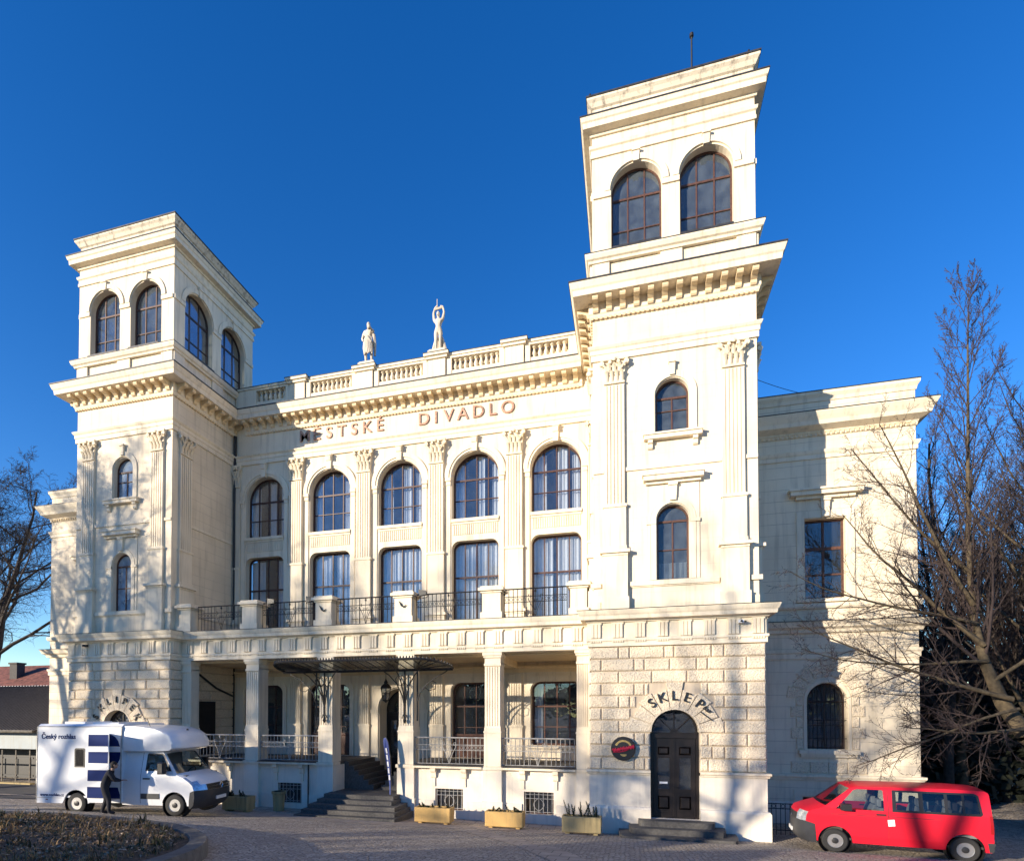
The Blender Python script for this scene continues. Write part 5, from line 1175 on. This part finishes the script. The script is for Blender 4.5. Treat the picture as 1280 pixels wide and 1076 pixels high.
E_ = chain('pelvis', 'waist', 'chest', 'neckb', 'neck') + [('chest', 'shl'), ('chest', 'shr')] + chain('shl', 'ell', 'wrl') + chain('shr', 'elr', 'wrr') + chain('pelvis', 'hipl', 'kneel', 'ankl', 'toel') + chain('pelvis', 'hipr', 'kneer', 'ankr', 'toer')
skin('clothing', J, E_, 'pelvis', M['coat'], t)
def ellip(m, c, rx, ry, rz, a0=-pi / 2, a1=pi / 2, n=14, k=10, F=None):
    vs = [(c[0] + rx * cos(a) * cos(t), c[1] + ry * cos(a) * sin(t), c[2] + rz * sin(a)) for a in [a0 + (a1 - a0) * i / k for i in range(k + 1)] for t in [2 * pi * q / n for q in range(n)]]
    m.add(vs, [(i * n + q, i * n + (q + 1) % n, (i + 1) * n + (q + 1) % n, (i + 1) * n + q) for i in range(k) for q in range(n)])
m = MB(); hc = (.235, .245, 1.635); ellip(m, hc, .075, .095, .115); ellip(m, (hc[0], hc[1] + .03, hc[2] - .06), .055, .065, .06)
m.tube([(.21, .20, 1.47), (.23, .22, 1.56)], [.058, .055], 10); ellip(m, (hc[0], hc[1] + .098, hc[2] - .005), .014, .022, .028, n=8, k=6)
for q in (-1, 1): ellip(m, (hc[0] + q * .076, hc[1] - .005, hc[2]), .012, .022, .032, n=8, k=6)
m.build('head', M['skin'], t, smooth=70)
m = MB(); ellip(m, (hc[0], hc[1] - .012, hc[2] + .018), .083, .100, .112, -.15); ellip(m, (hc[0], hc[1] - .045, hc[2] - .02), .078, .065, .09); m.build('hair', M['hair'], t, smooth=70)
m = MB()
for q in (-1, 1): ellip(m, (hc[0] + q * .03, hc[1] + .086, hc[2] + .012), .012, .008, .008, n=8, k=6)
m.pieces('eye', M['black'], t)
for wx, wy_, wz, s in ((.04, .42, 1.10, 1), (.26, .45, 1.12, -1)):
    J = dict(w=(wx, wy_ - .02, wz, .03, .022), p=(wx, wy_ + .06, wz + .01, .042, .018)); E_ = [('w', 'p')]
    for k in range(4):
        fx = wx - .032 + .021 * k; L = (.075, .085, .08, .062)[k]
        J['a%d' % k] = (fx, wy_ + .10, wz + .012, .011); J['b%d' % k] = (fx, wy_ + .10 + L * .5, wz + .005, .009); J['c%d' % k] = (fx, wy_ + .10 + L * .8, wz - .025, .008); E_ += chain('p', 'a%d' % k, 'b%d' % k, 'c%d' % k)
    J['t1'] = (wx + s * .045, wy_ + .05, wz, .011); J['t2'] = (wx + s * .06, wy_ + .09, wz - .015, .009); E_ += chain('w', 't1', 't2')
    skin('hand', J, E_, 'w', M['skin'], t)
# ------------------------------------------------------------------ ground
def cobbles():
    m, n, l, b = nt('cobblestones'); v = coords(n, l); d = n.new('ShaderNodeMapping'); d.inputs['Scale'].default_value = (1, 1, .0); l.new(v, d.inputs[0])
    w = n.new('ShaderNodeTexNoise'); w.inputs['Scale'].default_value = 3; l.new(d.outputs[0], w.inputs[0])
    va = n.new('ShaderNodeMix'); va.data_type = 'VECTOR'; va.inputs[0].default_value = .05; l.new(d.outputs[0], va.inputs[4]); l.new(w.outputs[1], va.inputs[5])
    t1 = n.new('ShaderNodeTexVoronoi'); t1.inputs['Scale'].default_value = 8.5; t1.inputs['Randomness'].default_value = .65; l.new(va.outputs[1], t1.inputs[0])
    t2 = n.new('ShaderNodeTexVoronoi'); t2.feature = 'DISTANCE_TO_EDGE'; t2.inputs['Scale'].default_value = 8.5; t2.inputs['Randomness'].default_value = .65; l.new(va.outputs[1], t2.inputs[0])
    sp = n.new('ShaderNodeSeparateColor'); l.new(t1.outputs['Color'], sp.inputs[0])
    c = ramp(n, l, sp.outputs[0], [(0, (.33, .28, .225)), (.5, (.47, .40, .325)), (1, (.58, .50, .41))])
    c = mixc(n, l, ramp(n, l, noise(n, l, v, .35, 5), [(.35, (.0, .0, .0)), (.7, (.5, .5, .5))]), c, (.33, .27, .21))
    c = mixc(n, l, ramp(n, l, t2.outputs[0], [(.02, (.85, .85, .85)), (.10, (0, 0, 0))]), c, (.10, .09, .08))
    l.new(c, b.inputs['Base Color']); b.inputs['Roughness'].default_value = .8
    h = ramp(n, l, t2.outputs[0], [(.0, (0, 0, 0)), (.22, (1, 1, 1))]); bump(n, l, b, h, .9, .035); return m
M['cobble'] = cobbles()
def slabs():
    m, n, l, b = nt('paving_slabs'); v = coords(n, l); br = n.new('ShaderNodeTexBrick'); br.inputs['Scale'].default_value = 1; br.inputs['Brick Width'].default_value = .5; br.inputs['Row Height'].default_value = .5; br.inputs['Mortar Size'].default_value = .012
    br.inputs['Color1'].default_value = (.46, .38, .30, 1); br.inputs['Color2'].default_value = (.38, .31, .25, 1); br.inputs['Mortar'].default_value = (.10, .09, .075, 1); l.new(v, br.inputs[0])
    c = mixc(n, l, ramp(n, l, noise(n, l, v, 2.2, 6), [(.4, (0, 0, 0)), (.75, (.6, .6, .6))]), br.outputs[0], (.17, .15, .13))
    l.new(c, b.inputs['Base Color']); b.inputs['Roughness'].default_value = .85; bump(n, l, b, br.outputs[1], -.5, .01); return m
M['slabs'] = slabs()
M['kerb'] = plain('dark_kerb_stone', (.105, .10, .092), .8, var=.4, scale=5, bmp=.5)
M['earth'] = plain('brown_earth', (.075, .055, .038), .95, var=.7, scale=9, bmp=1.0)
xs = [-600, -300, -150, -90, -60, -45] + [-38 + 1.0 * k for k in range(75)] + [45, 60, 90, 150, 300, 600]
ys = [-600, -300, -150, -90, -60, -45, -36] + [-27 + .75 * k for k in range(55)] + [18, 24, 36, 60, 100, 200, 400, 700]
m = MB(); m.add([(x, y, ground(x, y)) for x in xs for y in ys], [(i * len(ys) + j, (i + 1) * len(ys) + j, (i + 1) * len(ys) + j + 1, i * len(ys) + j + 1) for i in range(len(xs) - 1) for j in range(len(ys) - 1)])
struct(m.build('ground', M['cobble'], smooth=60))
def strip(poly, name, mat, dz=.006, cell=.75):
    a = MB(); a.slab(poly, [], 0, .0001, lambda u, v, w: (u, v, 0)); bm = bmesh.new(); vs = [bm.verts.new(v) for v in a.v]
    for f in a.f[:]:
        try: bm.faces.new([vs[i] for i in f])
        except ValueError: pass
    bmesh.ops.remove_doubles(bm, verts=bm.verts, dist=.0006)
    for y in ys + [-.3]: bmesh.ops.bisect_plane(bm, geom=bm.verts[:] + bm.edges[:] + bm.faces[:], plane_co=(0, y, 0), plane_no=(0, 1, 0))
    for x in xs + [8]: bmesh.ops.bisect_plane(bm, geom=bm.verts[:] + bm.edges[:] + bm.faces[:], plane_co=(x, 0, 0), plane_no=(1, 0, 0))
    bm.verts.index_update(); q = MB(); seen = set(); V = [(v.co.x, v.co.y, ground(v.co.x, v.co.y) + dz) for v in bm.verts]; Fc = []
    for f in bm.faces:
        k = frozenset(v.index for v in f.verts)
        if len(k) > 2 and k not in seen: seen.add(k); Fc.append([v.index for v in f.verts])
    bm.free(); q.add(V, Fc); return struct(q.build(name, mat))
strip([(-5.6, .55), (-5.6, -1.3), (-3.6, -2.6), (1.6, -2.7), (4.6, -2.2), (5.2, -1.7), (9.0, -2.0), (9.0, -.2), (9.0, .55)], 'footpath', M['slabs'])
strip([(4.6, -2.25), (5.35, -2.0), (8.4, -5.2), (10.5, -9.5), (9.6, -9.6), (7.4, -5.5)], 'crossing_path', M['slabs'], .010)
M['asphalt'] = plain('dark_asphalt', (.055, .055, .058), .9, var=.3, scale=4, bmp=.3)
strip([(-60, -3.2), (-14.6, -2.2), (-12.2, -.8), (-11.5, 2.6), (-60, 2.6)], 'side_lane', M['asphalt'], .012)
# raised planting island
IC, IR = (-3.5, -15.2), 7.25
top = lambda x, y: ground(x, y) + .27
m = MB(); n = 120; 
prof = [(0, -.5), (0, .24), (-.03, .285), (-.33, .285), (-.36, .24), (-.36, -.3)]
vs = []; fs = []
for k in range(n):
    a = 2 * pi * k / n
    for o, h in prof:
        x, y = IC[0] + (IR + o) * cos(a), IC[1] + (IR + o) * sin(a); xc, yc = IC[0] + IR * cos(a), IC[1] + IR * sin(a); vs.append((x, y, ground(xc, yc) + h))
q = len(prof)
for k in range(n):
    for i in range(q - 1): fs.append((k * q + i, ((k + 1) % n) * q + i, ((k + 1) % n) * q + i + 1, k * q + i + 1))
m.add(vs, fs); struct(m.build('kerb', M['kerb'], smooth=35))
m = MB(); vs = []; fs = []; R_ = [0, 1, 2, 3, 4, 5, 5.5, 6, 6.4, 6.7, 6.95]; rnd = random.Random(8)
bedz = lambda x, y: top(x, y) - .05 + .20 * (1 - ((x - IC[0]) ** 2 + (y - IC[1]) ** 2) / IR ** 2) + .05 * sin(x * 2.1) * cos(y * 1.7)
for r in R_:
    for k in range(72): a = 2 * pi * k / 72; x, y = IC[0] + r * cos(a), IC[1] + r * sin(a); vs.append((x, y, bedz(x, y) if r < 6.9 else top(x, y) - .06))
for i in range(len(R_) - 1):
    for k in range(72): fs.append((i * 72 + k, i * 72 + (k + 1) % 72, (i + 1) * 72 + (k + 1) % 72, (i + 1) * 72 + k))
m.add(vs, fs); struct(m.build('planting_bed', M['earth'], smooth=60))
M['drygrass'] = plain('dry_grass', (.27, .175, .075), .8, var=.6, scale=3); M['greengrass'] = plain('dull_green_weeds', (.05, .052, .022), .8, var=.6, scale=3); M['litter'] = plain('fallen_leaves', (.24, .15, .085), .8, var=.7, scale=9)
M['palelitter'] = plain('pale_fallen_leaves', (.36, .28, .20), .8, var=.5, scale=9)
def bedpt(rnd):
    while True:
        x, y = rnd.uniform(-11, 4), rnd.uniform(-16, -7.8)
        if (x - IC[0]) ** 2 + (y - IC[1]) ** 2 < 6.75 ** 2: return x, y
g1, g2_, l1, l2 = MB(), MB(), MB(), MB()
for k in range(2900):
    x, y = bedpt(rnd); dense = sin(x * 1.3 + 2) * cos(y * 1.1) + rnd.uniform(-1, 1)
    G_ = g1 if dense > -.75 else g2_; h0 = rnd.uniform(.03, .12) * (2.2 if rnd.random() < .10 else 1)
    for b in range(rnd.randint(6, 14)):
        a = rnd.random() * 6.28; bx, by = x + rnd.gauss(0, .05), y + rnd.gauss(0, .05); h = h0 * rnd.uniform(.5, 1.3); z = bedz(bx, by) - .02; ln = h * rnd.uniform(.3, 1.1); w = .006 if G_ is g1 else .011
        sx, sy = -sin(a) * w, cos(a) * w; mx, my = bx + cos(a) * ln * .35, by + sin(a) * ln * .35; ex_, ey = bx + cos(a) * ln, by + sin(a) * ln
        G_.add([(bx - sx, by - sy, z), (bx + sx, by + sy, z), (mx + sx, my + sy, z + h * .7), (mx - sx, my - sy, z + h * .7), (ex_, ey, z + h)], [(0, 1, 2, 3), (3, 2, 4)])
for k in range(8000):
    x, y = bedpt(rnd); a = rnd.random() * 6.28; s = rnd.uniform(.02, .05); z = bedz(x, y) + rnd.uniform(.0, .05); c_, d_ = cos(a) * s, sin(a) * s; t1, t2 = rnd.uniform(-.02, .03), rnd.uniform(-.02, .03)
    (l2 if rnd.random() < .28 else l1).add([(x - c_, y - d_, z), (x + d_ * .6, y - c_ * .6, z + t1), (x + c_, y + d_, z + t2), (x - d_ * .6, y + c_ * .6, z + .01)], [(0, 1, 2, 3)])
for o, lab, cat in ((g1.build('dry_grass', M['drygrass']), 'dry yellow grass tufts on the raised planting island', 'grass'), (g2_.build('weeds', M['greengrass']), 'low dull green weeds on the raised planting island', 'weeds'), (l1.build('leaf_litter', M['litter']), 'brown fallen leaves scattered over the planting island', 'leaves'), (l2.build('pale_leaf_litter', M['palelitter']), 'pale bits of leaf litter on the planting island', 'leaves')):
    tag(o, lab, cat); o['kind'] = 'stuff'

# ------------------------------------------------------------------ trees
M['bark'] = plain('grey_brown_bark', (.085, .064, .038), .9, var=.45, scale=7, bmp=.6); M['barkdark'] = plain('dark_bark', (.045, .035, .03), .9, var=.4, scale=6, bmp=.5)
M['twig'] = plain('reddish_twigs', (.042, .028, .026), .85, var=.35, scale=3); M['twigdark'] = plain('dark_twigs', (.03, .022, .018), .9, var=.3, scale=3)
def limb(rng, p, d, L, r0, r1, n, wob, up):
    pts = [Vector(p)]; d = Vector(d).normalized()
    for i in range(n):
        d = (d + Vector((rng.gauss(0, wob), rng.gauss(0, wob), rng.gauss(0, wob) + up))).normalized(); pts.append(pts[-1] + d * (L / n))
    return pts, [r0 + (r1 - r0) * (i / n) ** .8 for i in range(n + 1)]
def rec(rng, tr, cr, p, d, L, r, lvl, P):
    n = P['seg'][lvl]; pts, rad = limb(rng, p, d, L, r, r * (.22 if lvl else .15), n, P['wob'][lvl], P['up'][lvl]); grow_on(rng, tr, cr, pts, rad, L, lvl, P)
def grow_on(rng, tr, cr, pts, rad, L, lvl, P):
    (tr if lvl == 0 or (lvl == 1 and rad[0] > P.get('big', .05)) else cr).tube(pts, rad, (9, 6, 4, 3, 3)[lvl], False)
    if lvl >= P['max']: return
    k0 = P['start'][lvl]; N = P['n'][lvl]; n = len(pts) - 1
    for k in range(N):
        f = k0 + (1 - k0) * (k + rng.random()) / N; x = f * n; i = min(int(x), n - 1); q = x - i
        p = pts[i].lerp(pts[i + 1], q); d = (pts[i + 1] - pts[i]).normalized(); r = rad[i] + (rad[i + 1] - rad[i]) * q
        a = rng.random() * 2 * pi if lvl else k * 2.4 + rng.gauss(0, .4); o = d.orthogonal().normalized(); o = Matrix.Rotation(a, 3, d) @ o
        an = radians(P['ang'][lvl]) * rng.uniform(.75, 1.25); nd = d * cos(an) + o * sin(an)
        cl = L * P['len'][lvl] * (1.15 - .75 * f) * rng.uniform(.7, 1.2)
        rec(rng, tr, cr, p, nd, cl, max(r * P['rr'][lvl], P['rmin']), lvl + 1, P)
UPR = dict(seg=[12, 7, 5, 3, 2], wob=[.03, .05, .06, .07, .06], up=[.03, .10, .10, .10, .06], n=[26, 11, 7, 3], start=[.2, .12, .1, .1], ang=[36, 36, 38, 40], len=[.40, .38, .42, .5], rr=[.45, .5, .55, .6], rmin=.0085, max=4)
SPR = dict(seg=[9, 8, 6, 4, 3], wob=[.06, .13, .15, .16, .15], up=[.03, .05, .03, .01, .0], n=[12, 9, 8, 4], start=[.28, .2, .12, .1], ang=[58, 50, 50, 48], len=[.62, .5, .46, .5], rr=[.58, .55, .55, .6], rmin=.009, max=4)
def make_tree(seed, H, r, P, bark, twig, label, loc, group=None, fork=None, name='bare_tree'):
    rng = random.Random(seed); tr, cr = MB(), MB()
    if fork:
        pts, rad = limb(rng, (0, 0, -.4), (0, 0, 1), fork + .4, r, r * .8, 4, .02, .02); tr.tube(pts, rad, 10, False)
        for s in (-1, 1): rec(rng, tr, cr, pts[-1], Vector((.24 * s, .1 * s, 1)), H - fork, r * .62, 0, P)
    else: rec(rng, tr, cr, (0, 0, -.4), (0, 0, 1), H, r, 0, P)
    t = thing(name, label, 'tree', loc, 0, group); tr.build('trunk', M[bark], t, smooth=70); cr.build('crown', M[twig], t); return t
def place(o, loc, rz, label, group=None, sc=1):
    c = dup(o, (0, 0, 0)); c.location = loc; c.rotation_euler = (0, 0, rz); c.scale = (sc,) * 3; c['label'] = label
    if group: c['group'] = group
    return c
# left of the theatre
tl = make_tree(21, 20.0, .55, dict(SPR, n=[18, 13, 10, 5], rmin=.012), 'barkdark', 'twigdark', 'dark bare spreading tree at the left edge beyond the theatre wing', (-33.2, 8.5, .2), fork=3.2)
# right: the limb in front of the wing comes from a trunk outside the picture
rng = random.Random(5); tr, cr = MB(), MB(); V = Vector
stem = [V(q) for q in ((25.0, .5, -.3), (24.4, .6, 1.6), (23.1, .9, 2.9), (22.3, .95, 3.5), (21.75, 1, 4.5), (21.3, 1, 5.8), (21.02, 1, 7.3), (20.95, 1, 9.1), (20.97, 1.05, 11.65), (21.03, 1.1, 13.8), (21.05, 1.1, 15.8), (21.1, 1.1, 17.9))]
tr.tube(stem[:4], [.36, .33, .30, .28], 10, False)
PA = dict(UPR); PA['n'] = [44, 10, 6, 3]; PA['start'] = [.2, .12, .1, .1]; PA['len'] = [.25, .38, .44, .5]; PA['big'] = .09; PA['ang'] = [30, 30, 34, 38]
grow_on(rng, tr, cr, stem[3:], [.24, .20, .14, .10, .072, .055, .04, .026, .008], 15.0, 0, PA)
PB = dict(seg=[9, 7, 5, 3, 2], wob=[.05, .08, .1, .12, .1], up=[.0, .05, .04, .03, .02], n=[15, 8, 5, 3], start=[.12, .12, .1, .1], ang=[48, 45, 45, 45], len=[.38, .42, .45, .5], rr=[.45, .5, .55, .6], rmin=.007, max=4)
for P0, P1, L_, r_ in (((21.2, .8, 6.3), (-.62, -.12, .42), 6.0, .085), ((21.8, .6, 4.6), (-.9, -.15, .18), 6.5, .085), ((21.0, .9, 8.6), (-.75, -.1, .5), 5.5, .06), ((21.3, .8, 5.8), (-.92, -.12, .02), 5.6, .06), ((21.9, .5, 4.3), (-.88, -.2, -.2), 5.5, .055), ((21.0, .8, 7.0), (-.85, -.15, .3), 6.0, .06), ((21.0, .9, 7.6), (-.5, -.15, .75), 6.5, .08), ((22.2, .6, 3.7), (-.8, -.3, -.12), 5.0, .07), ((21.5, .9, 5.2), (.5, -.3, .5), 5.0, .07), ((22.8, .6, 3.1), (.3, -.4, .9), 9.0, .12)):
    pts, rad = limb(rng, P0, P1, L_, r_, .012, 9, .06, .012); grow_on(rng, tr, cr, pts, rad, L_, 1, dict(PB, n=[0, 20, 8, 4], len=[0, .38, .42, .5]))
t = thing('bare_tree', 'bare tree whose sunlit limb leans in front of the right wing above the red van', 'tree', (0, 0, 0)); t.location = (25.0, .5, 0)
for o, nm, mt in ((tr, 'trunk', 'bark'), (cr, 'crown', 'twig')): o.v = [(x - 25.0, y - .5, z) for x, y, z in map(tuple, o.v)]; o.build(nm, M[mt], t, smooth=70)
WOOD = 'bare trees standing in the wood right of the theatre'
wl_ = 'bare tree among the tangled wood right of the theatre'
u1 = make_tree(31, 18.0, .28, UPR, 'bark', 'twig', wl_, (24.6, 4.6, -.1), WOOD)
u2 = make_tree(32, 17.0, .26, UPR, 'barkdark', 'twig', wl_, (26.3, 7.0, -.1), WOOD)
u3 = make_tree(33, 16.0, .32, dict(UPR, ang=[55, 48, 48, 45], len=[.5, .42, .42, .5]), 'barkdark', 'twigdark', wl_, (28.4, 5.2, -.1), WOOD)
rnd = random.Random(17)
for k, (x, y, s) in enumerate(((23.0, 12.5, .8), (27.5, 11.5, .95), (31.5, 13.5, 1.0), (25.5, 16.5, .85), (29.5, 17.5, .95), (34, 10.5, 1.0), (36, 17, 1.05), (27.3, 20.5, .9), (32.5, 22, .95), (39, 22, 1.0), (23.6, 8.0, .85), (27.6, 3.4, .95), (25.2, 10.2, .95), (30.2, 4.0, .9), (31.0, 9.0, .95), (33.5, 7.0, 1.0), (26.0, 12.8, .9), (24.8, 19.5, .85), (30.6, 15.2, 1.0), (37.5, 12.0, 1.0), (33.0, 18.5, .95), (24.0, 22.5, .8), (41, 14, 1.0), (35.5, 26, .9), (29, 26, .85), (44, 24, 1.0))):
    place((u1, u2, u3)[k % 3], (x, y, -.1), rnd.random() * 6.28, wl_, WOOD, s)
# evergreen thicket under the wood
M['thicket'] = plain('dark_evergreen_leaves', (.018, .022, .012), .8, var=.5, scale=2)
m = MB(); rnd = random.Random(12)
for k in range(42000):
    far = k % 3 == 0
    x = rnd.uniform(21.5, 110 if far else 62); y = rnd.uniform(34, 44) + (x - 22) * .2 if far else rnd.uniform(9, 15) + (x - 22) * .25; h = 9.5 + 1.6 * sin(x * .5) + 1.0 * sin(x * 1.3 + 1) if far else 5.2 + 1.2 * sin(x * .9) + .9 * sin(x * 2.3 + 1); z = h * rnd.random() ** .7 - .2; s = rnd.uniform(.35, .7) if far else rnd.uniform(.16, .34)
    a, b = rnd.random() * 6.28, rnd.uniform(-1, 1); d = Vector((cos(a), sin(a), b)).normalized() * s; e = d.orthogonal().normalized() * s * .6
    c = Vector((x, y, z)); m.add([tuple(c - d), tuple(c + e), tuple(c + d), tuple(c - e)], [(0, 1, 2, 3)])
o = tag(m.build('thicket', M['thicket']), 'dark evergreen undergrowth filling the wood behind the red van', 'undergrowth'); o['kind'] = 'stuff'
m = MB(); rnd = random.Random(55); hd_ = Vector((.74, -.67, 0))  # leaf mass out of view, added only to shade the foreground
for k in range(9000):
    a, b = rnd.uniform(-2.4, 2.4), rnd.uniform(-.5, .5); x, y = -2.6 + hd_.x * a + .67 * b, -20.4 + hd_.y * a + .74 * b; z = ground(x, y) + (2.75 + .25 * sin(a * 2.3)) * rnd.random() ** .8; s = rnd.uniform(.06, .13)
    q = rnd.random() * 6.28; d = Vector((cos(q), sin(q), rnd.uniform(-1, 1))).normalized() * s; e = d.orthogonal().normalized() * s * .7
    c = Vector((x, y, z)); m.add([tuple(c - d), tuple(c + e), tuple(c + d), tuple(c - e)], [(0, 1, 2, 3)])
tag(m.build('shade_hedge', M['thicket']), 'unseen evergreen leaf mass added to shade the foreground', 'shade_hedge')
# trees across the street, outside the picture, whose shade falls on the place
SH = 'bare street trees on the far side of the forecourt'; sl = 'bare street tree on the far side of the forecourt'
s1 = make_tree(41, 17.5, .40, SPR, 'bark', 'twigdark', sl, (-25.3, -13.5, ground(-25, -13)), SH, fork=7.0)
place(s1, (-31.0, -9.5, .5), 1.3, sl, SH, 1.0)
place(tl, (-36.5, -22.0, 2.0), 2.1, sl, SH, 1.0)
s2 = make_tree(42, 15.0, .34, SPR, 'bark', 'twigdark', sl, (-14.6, -31.0, 3.0), SH)
for k, (x, y, s) in enumerate(((-27, -38, 1.0), (-12, -36, .9), (-6, -44, 1.0), (-33, -47, 1.1), (-18, -52, 1.1), (-42, -40, 1.0), (1, -50, .9), (-26, -60, 1.1), (-9, -62, 1.1))):
    place((s2, s1, tl)[k % 3], (x, y, 3.3), k * 1.7, sl, SH, s)

m = MB(); rnd = random.Random(77)
for k in range(16000):
    a = rnd.uniform(-2.9, .6); R_2 = rnd.uniform(78, 95); x, y = R_2 * cos(a), -12 + R_2 * sin(a); z = 3 + (6.0 + 2.0 * sin(a * 23)) * rnd.random() ** .8; s = rnd.uniform(.5, 1.1)
    b = rnd.random() * 6.28; d = Vector((cos(b), sin(b), rnd.uniform(-1, 1))).normalized() * s; e = d.orthogonal().normalized() * s * .6
    c = Vector((x, y, z)); m.add([tuple(c - d), tuple(c + e), tuple(c + d), tuple(c - e)], [(0, 1, 2, 3)])
o = tag(m.build('treeline', M['twigdark']), 'dense bare treeline across the street, mirrored in the porch windows', 'treeline'); o['kind'] = 'stuff'

# ------------------------------------------------------------------ outbuilding, fence and house at the left
M['roofdark'] = plain('dark_ribbed_roof', (.055, .048, .045), .8, var=.3); M['roofred'] = plain('red_clay_tiles', (.17, .06, .04), .85, var=.6, scale=2.5, bmp=1); M['shedwall'] = stucco('blue_grey_render', (.42, .46, .48)); M['tan'] = stucco('tan_render', (.58, .47, .34))
M['slat'] = plain('weathered_wood_slat', (.12, .105, .085), .8, var=.4)
t = thing('shed', 'long low shed with dark ribbed roof behind the white van', 'shed', (-30, 3.2, .2))
m = MB(); m.box(-22, 9.2, 0, .25, 1.95, 3.05); m.box(-22, 9.2, 4.8, 5.0, -.5, 5.4)
for x in (-14, -7.5, -1, 5.5, 9.0): m.box(x - .15, x + .15, .01, .26, -.5, 1.96)
m.build('wall', M['shedwall'], t)
m = MB(); m.box(-22, 9.2, 1.8, 1.9, -.5, 3.0); m.build('shade_backing', M['black'], t)  # black sheet standing in for the shade behind the slats
m = MB(); m.add([(-22, -.5, 3.0), (9.35, -.5, 3.0), (9.35, 5.2, 5.75), (-22, 5.2, 5.75), (-22, -.5, 2.9), (9.35, -.5, 2.9), (9.35, 5.2, 5.6), (-22, 5.2, 5.6)], [(0, 1, 2, 3), (4, 5, 6, 7), (0, 1, 5, 4), (1, 2, 6, 5), (2, 3, 7, 6), (3, 0, 4, 7)])
for k in range(123):
    x = -21.9 + .255 * k; m.prism([(-.05, 0), (0, .05), (.05, 0)], lambda a, b: (x + a, -.49, 2.995 + b), lambda a, b: (x + a, 5.19, 5.745 + b))
rf = m.build('roof', M['roofdark'], t)
m = MB(); m.tube([(-22, -.55, 2.94), (9.35, -.55, 2.94)], .08, 6); m.build('gutter', M['slat'], rf)
m = MB(); m.box(-1.2, -.85, .3, .65, 3.0, 4.0); m.build('vent_pipe', M['slat'], rf)
t = thing('slat_fence', 'dark slatted wooden fence under the shed eaves behind the white van', 'fence', (-30, 2.75, .2))
m = MB()
for k in range(22): m.box(-12 + 1.0 * k - .035, -12 + 1.0 * k + .035, 0, .03, .2, 1.92)
m.build('slat', M['slat'], t)
m = MB(); m.box(-13, 9.2, -.1, .15, -.6, .16); m.build('base_wall', M['planterold'], t)
m = MB()
for z in (.5, 1.45): m.box(-13, 9.2, .035, .09, z, z + .09)
m.build('rail', M['black'], t)
t = thing('house', 'distant house with red tiled roof and brick chimney at the left edge', 'house', (-56, 27, .2))
m = MB(); m.box(-14, 9, 0, 8, -1, 6.9); m.box(9.01, 11.5, -1.5, 7, -1, 8.6); m.build('wall', M['tan'], t)
m = MB(); m.prism([(-.7, 6.75), (4, 9.6), (8.7, 6.75)], lambda y, z: (-14.5, y, z), lambda y, z: (8.9, y, z)); rf = m.build('roof', M['roofred'], t)
m = MB(); m.box(-2.9, -1.8, 1.0, 1.9, 7.5, 9.6); m.box(-3.0, -1.7, .9, 2.0, 9.5, 9.7); m.build('chimney', M['roofdark'], rf)
m = MB(); m.prism([(-2.2, 8.5), (2.7, 10.3), (7.5, 8.5)], lambda y, z: (8.95, y, z), lambda y, z: (11.6, y, z)); m.build('gable_roof', M['roofred'], t)
m = MB(); m.tube([(-14.5, -.75, 6.8), (8.9, -.75, 6.8)], .09, 6); m.tube([(8.7, -.9, 6.8), (8.7, 4, 9.7)], .12, 5); m.build('gutter', M['plate'], rf)
